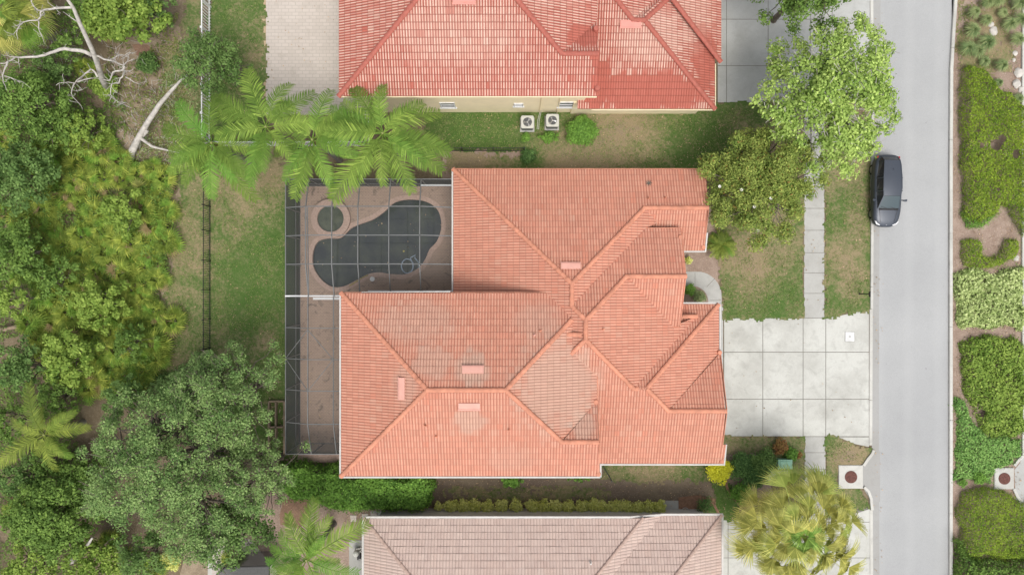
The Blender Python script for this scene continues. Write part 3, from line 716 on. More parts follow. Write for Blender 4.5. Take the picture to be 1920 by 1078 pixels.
for pl, a, c in ((LW, (-3.67, 7.38), (3.48, .23)), (LN, (8.10, 4.86), (3.48, .23)), (LW, (3.48, -1.06), (3.48, .23)), (LW, (3.48, -1.06), (4.25, -1.88)),
                 (ME, (6.79, .66), (4.25, -1.88)), (ME, (4.25, -3.02), (4.25, -1.88)), (ME, (7.24, -6.03), (4.25, -3.02)), (ME, (8.04, -6.03), (7.24, -6.03)),
                 (GN, (12.9, -1.08), (8.04, -5.98)), (LS, (9.45, -7.45), (8.04, -6.03)), (LS, (12.9, -7.45), (9.45, -7.45)), (LN, (11.97, 4.86), (8.10, 4.86)),
                 (MS, (10.32, .66), (6.79, .66)), (LS, (3.45, -3.85), (4.25, -3.02)), (MS, (10.35, -1.7), (10.35, -1.7)),
                 (UW, (-10.09, -.33), (-4.75, -5.70)), (UW, (-10.09, -11.13), (-4.75, -5.74)), (UN, (-4.75, -5.72), (-.36, -5.72)), (UN, (3.45, -1.90), (-.36, -5.72)),
                 (US, (2.87, -8.91), (-.36, -5.72)), (US, (4.98, -8.91), (2.87, -8.91))):
    if a != c: caps(roof, Z(pl, *a), Z(pl, *c))
caps(roof, (3.15, -2.72, 6.07), (4.0, -2.72, 6.27)); caps(roof, (11.45, -1.79, 3.36), (10.45, -1.79, 3.77))
for p in ((10.22, 3.05, 4.32), (11.95, 2.5, 3.12), (12.95, -4.05, 3.2), (10.1, -1.95, 3.6), (4.95, -6.75, 5.5), (13.1, -10.85, 3.12), (5.1, -11.0, 5.5)):
    finial(roof, p, .17, 'cap')
for q in ((LN, 1070, 500, 1.15, .36), (UN, 887, 694, 1.22, .40), (US, 880, 760, 1.22, .40), (UW, 755, 728, 1.25, .36)): house_vent(roof, *q, M['vent'])
for q in ((LN, 1216, 372), (LN, 1247, 371), (UN, 1002, 628), (UN, 1013, 620), (ME, 1131, 617), (US, 798, 797), (US, 954, 805), (US, 818, 817)): pipe_vent(roof, *q, M['cap'] if q[1] != 1002 else M['vent'], .045)
pc = MB(); p = ray(LN, 1216, 344)
for k in range(7): a = k*.9; pc.bar(p+Vector((0, 0, .06)), p+Vector((math.cos(a)*.2, math.sin(a)*.16, .10)), .05, .02)
pc.build('palm_debris', M['bark'], roof)
gb = MB(); F = -.02
for a, c in (((-3.73, 7.45, 3.0+F), (-3.73, -.3, 3.0+F)), ((-8.9, -.30, 5.33), (-3.65, -.26, 5.33)), ((-10.15, -.3, 5.4+F), (-10.15, -11.2, 5.4+F)), ((-10.2, -11.20, 5.4+F), (5.22, -11.20, 5.4+F)),
             ((5.24, -11.2, 5.38), (5.24, -10.4, 5.38)), ((5.25, -11.07, 2.98), (13.25, -11.07, 2.98)), ((13.28, -11.1, 2.98), (13.28, -9.7, 3.4)), ((10.3, -.97, 2.98), (13.05, -.97, 2.98)),
             ((13.02, -.97, 2.98), (13.02, -3.9, 2.98)), ((10.35, 2.24, 2.98), (12.1, 2.24, 2.98)), ((12.1, 2.24, 2.98), (12.1, 3.4, 3.4))):
    gutter(gb, a, c)
gb.build('gutter', M['gutter'], house)
fb = MB()
for a, c in (((12.0, 7.4, 2.94), (12.0, 4.86, 3.99)), ((12.02, 4.86, 3.99), (12.02, 2.4, 2.94)), ((10.32, 3.61, 4.0), (10.32, .66, 5.2)), ((10.32, .66, 5.2), (10.27, -2.38, 3.95)), ((8.17, 3.63, 4.0), (10.3, 3.63, 4.0)), ((9.83, -2.4, 3.96), (10.3, -2.4, 3.96)),
             ((13.0, -7.45, 4.42), (13.02, -4.1, 3.05)), ((13.0, -7.45, 4.42), (13.02, -9.7, 3.5)), ((5.04, -3.4, 5.33), (5.04, -6.7, 5.33)), ((5.04, -8.91, 6.26), (5.06, -6.7, 5.35)), ((5.06, -8.91, 6.26), (5.14, -11.1, 5.35)), ((-3.7, 7.42, 2.95), (12.1, 7.42, 2.95)), ((-10.1, -.3, 5.3), (2.09, -.3, 5.3))):
    gutter(fb, a, c, .04, .18)
fb.build('fascia', M['cap'], house)
walls(house, [(-3.1, 11.5, 2.75, 6.9, 2.95), (-3.1, 9.7, -2, 2.75, 2.95), (4.0, 12.5, -10.5, -1.55, 2.95), (-9.6, 4.55, -10.6, -.85, 5.3), (7.0, 9.9, -2.0, 3.2, 3.9)], M['stucco'])
soffits(house, [(-3.6, 11.9, 2.4, 7.3, 3.0), (3.0, 10.2, -2.3, 3.5, 4.0), (4.5, 12.9, -10.9, -1.1, 3.0), (-10.0, 4.95, -11.05, -.4, 5.4)])
# ---- north neighbour --------------------------------------------------------
nh = empty('house', (0, 22.36, 0), 'northern house with red tiled roof streaked white and a cream yellow side wall', 'house')
dy = 0
UW2 = plane('W', -10.2, 5.5); US2 = plane('S', -11.1, 5.5); UN2 = plane('N', -.1, 5.5); UE2 = plane('E', 5.02, 5.5); UG2 = plane('N', -8.9, 6.42)
NS = plane('S', -11.15, 2.8); NE = plane('E', 12.75, 2.8); NN = plane('N', -1.55, 2.8); NE3 = plane('E', 13.15, 2.95)
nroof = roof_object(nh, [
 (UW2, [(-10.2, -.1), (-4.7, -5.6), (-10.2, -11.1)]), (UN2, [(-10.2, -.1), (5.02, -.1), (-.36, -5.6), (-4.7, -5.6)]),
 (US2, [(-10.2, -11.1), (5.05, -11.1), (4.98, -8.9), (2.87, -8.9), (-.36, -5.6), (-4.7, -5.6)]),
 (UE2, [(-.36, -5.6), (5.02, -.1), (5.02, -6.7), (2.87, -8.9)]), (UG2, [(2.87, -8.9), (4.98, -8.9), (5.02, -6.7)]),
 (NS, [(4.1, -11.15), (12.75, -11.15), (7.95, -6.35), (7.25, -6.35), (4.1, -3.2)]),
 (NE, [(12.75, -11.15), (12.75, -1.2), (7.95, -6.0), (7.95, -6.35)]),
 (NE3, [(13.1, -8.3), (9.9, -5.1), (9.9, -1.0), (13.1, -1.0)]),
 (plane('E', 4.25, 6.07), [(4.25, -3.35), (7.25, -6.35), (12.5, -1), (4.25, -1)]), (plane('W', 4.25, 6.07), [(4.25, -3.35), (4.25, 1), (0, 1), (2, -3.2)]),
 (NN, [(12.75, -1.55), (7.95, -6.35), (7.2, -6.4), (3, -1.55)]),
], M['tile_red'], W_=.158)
for pl, a, c in ((UW2, (-10.2, -11.1), (-4.7, -5.6)), (US2, (-4.7, -5.6), (-.36, -5.6)), (US2, (2.87, -8.9), (-.36, -5.6)), (US2, (4.98, -8.9), (2.87, -8.9)), (UW2, (-10.2, -.1), (-4.7, -5.6)),
                 (NS, (12.75, -11.15), (7.95, -6.35)), (NS, (7.95, -6.35), (7.25, -6.35)), (NS, (7.25, -6.35), (5.7, -4.8)), (NE3, (13.05, -8.25), (9.5, -4.7)), (NN, (10.5, -3.8), (7.95, -6.35))):
    caps(nroof, Z(pl, *a), Z(pl, *c), r=.15, mat='cap_red')
for p in ((5.0, -10.7, 5.78), (4.9, -7.3, 6.02)): finial(nroof, p, .19, 'cap_red')
def shift(pl, dy):   # slope of the neighbour in world space, for placing things from the photo
    return (pl[0], pl[1]+dy*pl[0][1], pl[2], pl[3])
for pl, px, py in ((shift(NS, 22.36), 1182, 45), (shift(US2, 22.36), 870, 0)):
    v = house_vent(nroof, pl, px, py, 1.25, .42, M['vent_red']); v.location = (0, -22.36, 0)
walls(nh, [(-9.7, 4.55, -10.65, -.6, 5.42), (3.9, 12.25, -10.75, -1.6, 2.75)], M['stucco_cream'])
soffits(nh, [(-10.1, 4.95, -11.0, -.2, 5.5), (4.6, 12.7, -11.1, -1.3, 2.8)])
gb = MB(); gutter(gb, (-10.2, -11.13, 5.42), (5.0, -11.13, 5.42), .05, .16); gutter(gb, (5.0, -11.2, 2.72), (12.8, -11.2, 2.72), .05, .16); gutter(gb, (12.8, -11.2, 2.72), (12.8, -8.3, 2.72), .05, .16)
gb.build('fascia', M['stucco_cream'], nh)
def window(root, x, y, z, w, h, muntins=(.5,), horiz=(.5,)):
    """window in a south facing wall plane y"""
    f = MB(); t = .07
    for (cx, cz, sx, sz) in ((x, z+h/2, w+t, t), (x, z-h/2, w+t, t), (x-w/2, z, t, h), (x+w/2, z, t, h)): f.box((cx, y-.03, cz), (sx, .08, sz))
    for m in muntins: f.box((x-w/2+w*m, y-.028, z), (.05, .06, h-.05))
    for m in horiz: f.box((x, y-.027, z-h/2+h*m), (w-.05, .06, .045))
    f.box((x, y-.05, z-h/2-.06), (w+.2, .12, .05))
    o = f.build('window', M['window_frame'], root); p = MB(); p.box((x, y-.005, z), (w-.02, .03, h-.02)); p.build('pane', M['glass'], o)
window(nh, -4.12, -10.65, 1.95, .9, 1.1, muntins=()); window(nh, .42, -10.65, 2.0, .55, .6, muntins=(), horiz=(.5,)); window(nh, 3.75, -10.65, 2.05, 1.5, 1.15, muntins=(.72,))
db = MB()
for x in (1.85, 3.0): db.box((x, -10.69, 2.6), (.06, .08, 5.2))
db.build('downspout', M['stucco_cream'], nh)
for wx, wz, ww, wh in ((-8, 3.9, 1.2, 1.3), (-4.2, 3.9, .9, 1.3), (.5, 3.9, 1.5, 1.3), (-6.2, 1.5, 1.4, 1.3), (2.2, 1.5, 1.2, 1.3)): window(house, wx, -10.6, wz, ww, wh)
window(house, 8.2, -10.5, 1.6, 1.0, 1.2)
b = MB()
for k in range(4): b.box((12.52, -7.2, .35+.55*k), (.06, 4.8, .53))
b.build('garage_door', M['gutter'], house)
# ---- south neighbour --------------------------------------------------------
sh = empty('house', (0, 0, 0), 'southern house with dusty tan-pink tiled hip roofs along the bottom of the photo', 'house')
A0 = plane('N', -14.25, 3.5); AW = plane('W', -9.15, 3.5); AE = plane('E', 8.1, 3.5); AS = plane('S', -28.5, 3.5)
B0 = plane('N', -14.25, 3.0); BE = plane('E', 13.1, 3.0); BS = plane('S', -26.5, 3.0)
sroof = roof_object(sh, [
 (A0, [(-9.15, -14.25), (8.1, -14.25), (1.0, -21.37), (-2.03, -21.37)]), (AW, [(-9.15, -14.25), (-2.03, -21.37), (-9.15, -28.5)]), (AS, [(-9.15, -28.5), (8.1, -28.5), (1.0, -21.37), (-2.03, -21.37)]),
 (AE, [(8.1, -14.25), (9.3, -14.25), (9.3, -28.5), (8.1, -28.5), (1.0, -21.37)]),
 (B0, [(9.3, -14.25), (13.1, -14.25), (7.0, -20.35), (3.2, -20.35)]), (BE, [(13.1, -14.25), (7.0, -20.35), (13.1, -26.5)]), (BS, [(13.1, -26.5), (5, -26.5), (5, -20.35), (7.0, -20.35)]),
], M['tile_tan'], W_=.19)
for pl, a, c in ((A0, (-9.15, -14.25), (-2.03, -21.37)), (A0, (8.1, -14.25), (1.0, -21.37)), (A0, (-2.03, -21.37), (1.0, -21.37)), (B0, (13.1, -14.25), (7.0, -20.35)), (AS, (-9.15, -28.5), (-2.03, -21.37)), (BS, (13.1, -26.5), (7.0, -20.35))):
    caps(sroof, Z(pl, *a), Z(pl, *c), r=.10, mat='cap_tan')
pipe_vent(sroof, A0, 1107, 1053, M['gutter'], .05)
gb = MB()
for a, c in (((-9.25, -14.19, 3.48), (7.3, -14.19, 3.48)), ((7.3, -14.19, 3.48), (9.3, -14.19, 3.05)), ((9.3, -14.19, 2.98), (13.2, -14.19, 2.98)), ((13.17, -14.2, 2.98), (13.17, -26.5, 2.98)), ((-9.22, -14.2, 3.48), (-9.22, -28.5, 3.48))):
    gutter(gb, a, c, .12, .12)
gb.build('gutter', M['gutter'], sh)
walls(sh, [(-8.6, 7.7, -28, -14.75, 3.42), (7.0, 12.6, -26, -14.8, 2.92)], M['stucco_grey'])
soffits(sh, [(-9.05, 8.0, -28.4, -14.3, 3.5), (8.1, 13.0, -26.4, -14.32, 3.0)])
# ---------------------------------------------------------------- pool
spa_c = G(622, 411, 0); spa_r = .88; spa_o = 1.30
ring = lambda c, r, n=40: [(c[0]+r*math.cos(2*math.pi*k/n), c[1]+r*math.sin(2*math.pi*k/n)) for k in range(n)]
def with_holes(name, outer, holes, z, mat, parent=None):
    return holed(name, outer, holes, z, mat, parent)
deck_out = [G(534+28, 346), G(855, 346), G(855, 560), G(645, 560), G(645, 846), G(562, 846)]
def offs(P, d):
    n = len(P); out = []; ar = sum(P[i][0]*P[(i+1) % n][1]-P[(i+1) % n][0]*P[i][1] for i in range(n)); s = 1 if ar > 0 else -1
    for i in range(n):
        a = Vector(P[i-1]); c = Vector(P[(i+1) % n]); t = (c-a).normalized(); nn = Vector((t.y, -t.x))*s
        out.append(tuple(Vector(P[i])+nn*d))
    return out
cop = offs(pool_w, .30)
struct(with_holes('pool_deck', deck_out, [offs(pool_w, .02)], .06, M['deck']))
pool = empty('swimming_pool', (*G(700, 450), 0), 'dark kidney-shaped swimming pool inside the screened cage', 'swimming pool')
def local(o, root): o.parent = root; o.matrix_parent_inverse = Matrix.Translation(-root.location); return o
def ringstrip(b, inner, outer, z0, z1):
    n = len(inner)
    vs = [(x, y, z1) for x, y in inner]+[(x, y, z1) for x, y in outer]+[(x, y, z0) for x, y in inner]+[(x, y, z0) for x, y in outer]
    fs = []
    for i in range(n):
        j = (i+1) % n
        fs += [(i, n+i, n+j, j), (n+i, 3*n+i, 3*n+j, n+j), (2*n+i, i, j, 2*n+j)]
    b.add(vs, fs)
b = MB(); ringstrip(b, pool_w, cop, -.4, .085); local(b.build('coping', M['coping']), pool)
b = MB(); n = len(pool_w); b.add([(x, y, -.12) for x, y in pool_w]+[(x, y, -1.4) for x, y in pool_w], [(i, (i+1) % n, (i+1) % n+n, i+n) for i in range(n)]); local(b.build('basin', M['dark_plastic']), pool)
local(with_holes('water', pool_w, [], -.13, M['water']), pool)
spa = empty('spa', (*spa_c, 0), 'round raised spa with greenish water at the edge of the dark pool', 'spa')
b = MB(); ringstrip(b, ring(spa_c, spa_r), ring(spa_c, spa_o), -.3, .34); ringstrip(b, ring(spa_c, spa_r+.01), ring(spa_c, spa_r+.12), .30, .36); local(b.build('wall', M['coping']), spa)
local(with_holes('water', ring(spa_c, spa_r), [], .22, M['spa']), spa)
# pool cleaner hose coiled on the water, pump lid and a yellow hose on the deck edge
b = MB(); c = P3(764, 499, -.1)
b.tube([c+Vector((.42*math.cos(a)*(1-.05*(a/6.3)), .48*math.sin(a), .01+.004*a)) for a in [k*.3 for k in range(44)]]+[c+Vector((.2, .55, .05)), c+Vector((.55, .75, .05)), c+Vector((.5, .55, .05)), c+Vector((.8, .2, .05)), c+Vector((.7, -.2, .05))], .038, 6)
tag(b.build('pool_hose', M['hose'], smooth=True), 'blue-grey cleaner hose coiled on the pool water', 'hose')
b = MB(); b.cyl(P3(698, 523, .06), .17, .03, 20, .15); tag(b.build('skimmer_lid', M['window_frame']), 'round white skimmer lid on the brick deck below the pool', 'lid')
b = MB(); b.cyl(P3(757, 471, -.13), .07, .06, 12, .05); tag(b.build('chlorine_float', M['yellow']), 'small yellow float on the pool water', 'pool float')
b = MB(); b.tube([P3(655, 536, .11), P3(668, 528, .12), P3(680, 520, .12), P3(690, 516, .11)], .03, 6); tag(b.build('garden_hose', M['yellow'], smooth=True), 'pale yellow hose lying along the bottom rim of the pool', 'hose')
# ---------------------------------------------------------------- screened cage
cage = empty('pool_cage', (*G(560, 600), 0), 'grey screened aluminium cage over the pool and patio', 'pool cage')
TOP = 3.0; UP = 3.7
fr = MB()
def bm(p, q, w=.055, h=.09): fr.bar(p, q, w, h)
Wt = lambda py, z=TOP: P3(535.5, py, z); Wb = lambda py: Vector((Wt(py).x, P3(535, py, TOP).y, 0))
xw = P3(535.5, 500, TOP).x; yn = P3(600, 336, TOP).y; ys_ = P3(600, 851, TOP).y; xbr = P3(576, 500, UP).x
cage_rows = [387, 441, 495]                      # lines across the pool part
vcols = [(582, 573), (627, 622), (675, 671), (733, 729), (788, 787)]
yb1 = P3(0, 387, UP).y; yb2 = P3(0, 495, UP).y; ysp = P3(0, 555, TOP+.1).y
xe = -3.78
for a, c in vcols:
    x = P3(c, 400, UP).x
    bm((x, yn, TOP), (x, yb1, UP)); bm((x, yb1, UP), (x, yb2, UP)); bm((x, yb2, UP), (x, ysp+(.1 if a > 640 else 0), TOP+.1))
    bm((x, yn, 0), (x, yn, TOP))
for py in cage_rows:
    y = P3(0, py, UP).y
    bm((xw, y, TOP), (xbr, y, UP)); xl = P3(788, 400, UP).x; bm((xbr, y, UP), (xl, y, UP)); bm((xl, y, UP), (xe, y, TOP+.1))
    bm((xw, y, 0), (xw, y, TOP))
# south part over the patio
rows2 = [615, 674, 733, 795]; yb3 = P3(0, 795, UP).y
x1 = P3(577, 700, UP).x; x2 = P3(625, 700, UP).x; xh = P3(641, 700, 3.2).x-.05
for py in rows2:
    y = P3(0, py, UP).y; bm((xw, y, TOP), (x1, y, UP), .045); bm((x1, y, UP), (x2, y, UP), .045); bm((x2, y, UP), (-9.7, y, UP), .045); bm((xw, y, 0), (xw, y, TOP))
for x in (x1, x2): bm((x, ysp, UP-.05), (x, yb3, UP), .045); bm((x, yb3, UP), (x+.02, ys_, TOP), .045); bm((x, ys_, 0), (x, ys_, TOP))
Yr = lambda py: P3(0, py, UP).y
for a, c in (((x1, Yr(618)), (x2, Yr(674))), ((x2, Yr(674)), (x1, Yr(733)))): bm((*a, UP), (*c, UP), .035, .05)
for a, c in (((x1, Yr(618), UP), (xw, Yr(674), TOP)), ((xw, Yr(674), TOP), (x1, Yr(733), UP))): bm(a, c, .035, .05)
for a, c in (((xw, yn, TOP), (xe, yn, TOP)), ((xw, yn, TOP), (xw, ys_, TOP)), ((xw, ys_, TOP), (-9.75, ys_, TOP)), ((xw, yn, .05), (xe, yn, .05)), ((xw, yn, .05), (xw, ys_, .05)), ((xw, ys_, .05), (-9.75, ys_, .05)),
             ((xw, yn, 1.0), (xe, yn, 1.0)), ((xw, yn, 1.0), (xw, ys_, 1.0)), ((xw, yn, 0), (xw, yn, TOP)), ((xw, ys_, 0), (xw, ys_, TOP)), ((xe, yn, 0), (xe, yn, TOP)), ((xbr, ysp, UP-.3), (xbr, yb1, UP))): bm(a, c, .05, .07)
local(fr.build('frame', M['alu']), cage)
fr = MB(); bm((xw, ysp, TOP+.02), (-9.75, ysp, TOP+.02), .09, .2); local(fr.build('header_beam', M['alu_white']), cage); fr = MB(); bm((x1, ysp-.17, TOP-.5), (-9.8, ysp-.17, TOP-.5), .14, .2); local(fr.build('header_beam', M['alu_white']), cage); fr = MB()
bm((-9.0, -.22, 3.05), (xe, -.22, 3.12), .07, .12); local(fr.build('header_beam', M['alu_white']), cage); fr = MB(); bm((P3(790, 0, TOP).x, yn-.42, TOP+.2), (xe, yn-.42, TOP+.2), .045, .05)
local(fr.build('header_beam', M['alu_white']), cage)
wb = MB()
wb.add([(xw, yn, 0), (xw, ys_, 0), (xw, ys_, TOP), (xw, yn, TOP)], [(0, 1, 2, 3)]); wb.add([(xw, yn, 0), (xe, yn, 0), (xe, yn, TOP), (xw, yn, TOP)], [(0, 1, 2, 3)])
wb.add([(xw, ys_, 0), (-9.7, ys_, 0), (-9.7, ys_, TOP), (xw, ys_, TOP)], [(0, 1, 2, 3)])
local(wb.build('wall_screen', M['screen_wall']), cage)
rb = MB(); q = lambda *p: rb.add(p, [(0, 1, 2, 3)])
xl = P3(788, 400, UP).x; xn = P3(573, 400, UP).x
q((xw, yn, TOP), (xn, yb1, UP), (xl, yb1, UP), (xe, yn, TOP)); q((xl, yb1, UP), (xe, yb1, TOP+.1), (xe, yn, TOP), (xe, yn, TOP))
q((xw, yn, TOP), (xw, yb1, TOP), (xn, yb1, UP), (xn, yb1, UP)); q((xw, yb1, TOP), (xw, yb2, TOP), (xn, yb2, UP), (xn, yb1, UP)); q((xn, yb1, UP), (xl, yb1, UP), (xl, yb2, UP), (xn, yb2, UP))
q((xl, yb1, UP), (xe, yb1, TOP+.1), (xe, yb2, TOP+.1), (xl, yb2, UP)); q((xn, yb2, UP), (xl, yb2, UP), (xe, ysp+.1, TOP+.1), (xn, ysp, TOP+.1)); q((xl, yb2, UP), (xe, yb2, TOP+.1), (xe, ysp+.1, TOP+.1), (xe, ysp+.1, TOP+.1))
q((xw, yb2, TOP), (xw, ysp, TOP), (xn, ysp, TOP+.1), (xn, yb2, UP)); q((xw, ysp, TOP), (xw, yb3, TOP), (x1, yb3, UP), (x1, ysp, UP-.05)); q((x1, ysp, UP-.05), (x1, yb3, UP), (-9.7, yb3, UP), (-9.7, ysp, UP-.05)); q((x1, yb3, UP), (xw, ys_, TOP), (-9.7, ys_, TOP), (-9.7, yb3, UP)); q((xw, yb3, TOP), (xw, ys_, TOP), (x1, yb3, UP), (x1, yb3, UP))
def clean(o):
    b_ = bmesh.new(); b_.from_mesh(o.data); bmesh.ops.remove_doubles(b_, verts=b_.verts, dist=1e-4); b_.to_mesh(o.data); b_.free(); return o
local(clean(rb.build('roof_screen', M['screen'])), cage)
# south-west neighbour's small cage
c2 = empty('pool_cage', (*G(450, 1080), 0), 'corner of a dark screened cage cut off by the bottom edge beside the pale patio', 'pool cage')
fr = MB(); A = [P3(424, 1063, 2.6), P3(505, 1061, 2.6), P3(505, 1160, 2.6), P3(405, 1160, 2.6), P3(405, 1078, 2.6)]
for i in range(5): fr.bar(A[i], A[(i+1) % 5], .06, .08)
for p in A: fr.bar((p.x, p.y, 0), p, .06)
local(fr.build('frame', M['alu_dark']), c2); fr = MB(); fr.add(A, [(0, 1, 2, 3, 4)]); fr.add([A[0], A[1], (A[1].x, A[1].y, 0), (A[0].x, A[0].y, 0)], [(0, 1, 2, 3)]); local(fr.build('screen', M['screen_wall']), c2)
# ---------------------------------------------------------------- fences
def picket_fence(a, c, h, mat, label, posts, pitch=.12, pw=.022, rails=(.15, .9), rw=.035, post_w=.055, tips=True):
    a = Vector((*a, 0)); c = Vector((*c, 0)); D = c-a; L = D.length; d = D.normalized(); f = empty('fence', a, label, 'fence'); n = int(L/pitch)
    b = MB()
    for r_ in rails: b.bar(a+Vector((0, 0, h*r_)), c+Vector((0, 0, h*r_)), rw, rw)
    for i in range(n):
        p = a+d*(pitch*(i+.5)); b.bar(p+Vector((0, 0, .05)), p+Vector((0, 0, h*(.97 if not tips else 1))), pw, pw)
    local(b.build('picket_panel', mat), f)
    for s in posts:
        p = a+d*s; b = MB(); b.bar(p, p+Vector((0, 0, h+.05)), post_w); b.box(p+Vector((0, 0, h+.06)), (post_w*1.4, post_w*1.4, .03)); local(b.build('post', mat), f)
    return f
xf = G(395.5, 0)[0]; Gy = lambda py: G(0, py)[1]
picket_fence((xf, Gy(310)), (xf, Gy(690)), 1.25, M['alu_dark'], 'black metal picket fence running down the back lawn', [Gy(310)-Gy(y) for y in (330, 388, 434, 489, 543, 598, 652)], .115)
picket_fence((G(806, 0)[0], Gy(284)), (G(985, 0)[0], Gy(284)), 1.2, M['alu_dark'], 'short black metal fence across the side yard below the green lawn', [.05, 2.2, 4.3, 6.3], .115)
picket_fence((xf, Gy(-40)), (xf, Gy(272)), 1.4, M['vinyl'], 'white vinyl picket fence at the top left, partly under an oak crown', [.1+1.85*i for i in range(7)], .20, .045, (.18, .97), .07, .11)
picket_fence((xf, Gy(274)), (G(692, 0)[0], Gy(274)), 1.3, M['vinyl'], 'white vinyl fence crossing beneath the palm trees', [1.8*i+.1 for i in range(6)], .125, .05, (.18, .97), .07, .11)
picket_fence((G(692, 0)[0], Gy(272)), (G(692, 0)[0], Gy(216)), 1.3, M['vinyl'], 'short white vinyl fence joining the cream house wall behind the palm', [.9, 1.9], .125, .05, (.18, .97), .07, .11)
picket_fence((5.3, -10.55), (6.5, -12.6), 1.5, M['alu_dark'], 'black gate fence leaning from the step in the main house south wall', [.05, 2.3], .13)
# ---------------------------------------------------------------- air conditioners
def ac_unit(px, py, label, s=.78, h=.85, rot=0):
    r = empty('air_conditioner', (*G(px, py, h), 0), label, 'air conditioner', 'air conditioners by the cream wall', rot)
    def rr(w, rad, n=5): return [(sx*(w/2-rad)+rad*math.cos(a), sy*(w/2-rad)+rad*math.sin(a)) for (sx, sy, a0) in ((1, 1, 0), (-1, 1, 90), (-1, -1, 180), (1, -1, 270)) for a in [R(a0+90*k/n) for k in range(n+1)]]
    b = MB(); b.prism(rr(s, .06), .05, h-.08); b.build('cabinet', M['alu'], r)
    o = with_holes('top_panel', rr(s+.05, .1), [ring((0, 0), .29, 32)], h, M['ac'], r)
    b = MB(); P = rr(s+.05, .1); n = len(P); b.add([(x, y, h) for x, y in P]+[(x, y, h-.09) for x, y in P], [(i, i+n, (i+1) % n+n, (i+1) % n) for i in range(n)]); b.build('top_rim', M['ac'], r)
    b = MB(); b.cyl((0, 0, h-.10), .30, .012, 32); b.build('fan_well', M['dark_plastic'], r)
    b = MB(); b.cyl((0, 0, h-.085), .06, .05, 16)
    for k in range(3):
        a = k*2.094+.5+px; b.add([(.05*math.cos(a), .05*math.sin(a), h-.06), (.27*math.cos(a-.28), .27*math.sin(a-.28), h-.075), (.27*math.cos(a+.28), .27*math.sin(a+.28), h-.05), (.05*math.cos(a+.6), .05*math.sin(a+.6), h-.05)], [(0, 1, 2, 3)])
    b.build('fan', M['metal'], r)
    b = MB()
    for k in range(5): rad = .08+.05*k; b.tube([(rad*math.cos(t), rad*math.sin(t), h+.006) for t in [i*math.pi/12 for i in range(25)]], .004, 4)
    for k in range(8): a = k*math.pi/4; b.bar((.05*math.cos(a), .05*math.sin(a), h+.006), (.3*math.cos(a), .3*math.sin(a), h+.006), .007)
    b.build('guard', M['alu_dark'], r)
    b = MB(); b.box((0, 0, .03), (s+.18, s+.18, .08)); b.build('pad', M['concrete_old'], r)
ac_unit(989, 229, 'left of the two air conditioners by the cream wall, above a small shrub')
ac_unit(1036, 226, 'right of the two air conditioners by the cream wall, nearest the big round shrub')
b = MB()
for k in range(2): b.tube([P3(1007+k*3, 243, .05), P3(1008+k*3, 226, .06), P3(1012+k*2, 212, .06), P3(1013+k*2, 208, .5)], .02, 6)
tag(b.build('refrigerant_pipe', M['gutter']), 'thin pale pipes on the ground between the two air conditioners', 'pipe')
# ---------------------------------------------------------------- stepping stones, equipment west of the south house
for i, (px, py) in enumerate(((662.5, 971), (685, 968), (702, 967))):
    b = MB(); b.box((0, 0, .03), (.42, .42, .07)); o = b.build('stepping_stone', M['patio'], loc=(*G(px, py), 0)); o.rotation_euler.z = .03*i
    tag(o, ('square pale stepping stone set apart at the left of three above the tan roof corner', 'middle of three square pale stepping stones above the tan roof corner', 'square stepping stone touching the dark bed, nearest the tan roof corner')[i], 'paving stone')
pe = empty('pool_pump', (*G(672, 1030), 0), 'grey pool pump with white pipes beside the tan roofed house', 'pump')
b = MB(); b.cyl((0, 0, .05), .2, .7, 20, .18); b.cyl((0, 0, .75), .18, .08, 20, .08); local(b.build('filter_tank', M['ac'], loc=None), pe).location = pe.location
b = MB(); b.tube([(.1, -.5, .3), (.35, -.5, .3), (.4, -.1, .32), (.2, .1, .4)], .04, 8); b.tube([(.3, .3, .1), (.3, .3, .5), (0, .3, .6)], .04, 8); o = b.build('pipework', M['gutter'], pe)
b = MB(); b.tube([(.1, -.55, .2), (.1, -.15, .2)], .13, 12); b.build('motor', M['dark_plastic'], pe)
for o in pe.children: o.matrix_parent_inverse = Matrix(); o.location = (0, 0, .05)
# ---------------------------------------------------------------- storm drain inlets
def storm_inlet(px, py, w, d, label, rr=.42):
    r = empty('storm_drain', (*G(px, py), 0), label, 'storm drain')
    b = MB(); b.prism([(-w/2, -d/2), (w/2, -d/2), (w/2, d/2), (-w/2, d/2)], -.05, .10); b.prism([(-w/2+.03, -d/2+.03), (w/2-.03, -d/2+.03), (w/2-.03, d/2-.03), (-w/2+.03, d/2-.03)], .10, .115); b.build('slab', M['kerb'], r)
    b = MB(); b.cyl((0, 0, .10), rr, .035, 40, rr-.01); b.cyl((0, 0, .135), rr*.86, .008, 40)
    for k in range(12): a = k*math.pi/6; b.bar((.06*math.cos(a), .06*math.sin(a), .146), (rr*.8*math.cos(a), rr*.8*math.sin(a), .146), .018, .01)
    b.cyl((0, 0, .142), .09, .012, 16); b.build('manhole_lid', M['rust'], r)
    return r
si = storm_inlet(1594, 893, 1.62, 1.55, 'square concrete storm drain slab with rusty round lid between verge and road')
def wing(pts, root, w=5): 
    b = MB(); b.prism(poly_px(strip_line(densify(pts, 3), w)), -.05, .13); local(b.build('kerb_wing', M['kerb']), root)
wing([(1618, 872), (1626, 860), (1634, 850), (1637, 843)], si); wing([(1619, 912), (1627, 920), (1632, 934), (1634, 955)], si)
sheet('drain_apron', [(1618, 868), (1637, 848), (1650, 846), (1650, 940), (1634, 940), (1618, 914)], .022, M['gutterpan'], .05)
si2 = storm_inlet(1881, 896, 1.30, 1.42, 'concrete storm drain slab with rusty round lid in the planted median at the right edge', .40)
wing([(1900, 872), (1908, 862), (1917, 853)], si2); wing([(1899, 915), (1906, 930), (1916, 942)], si2)
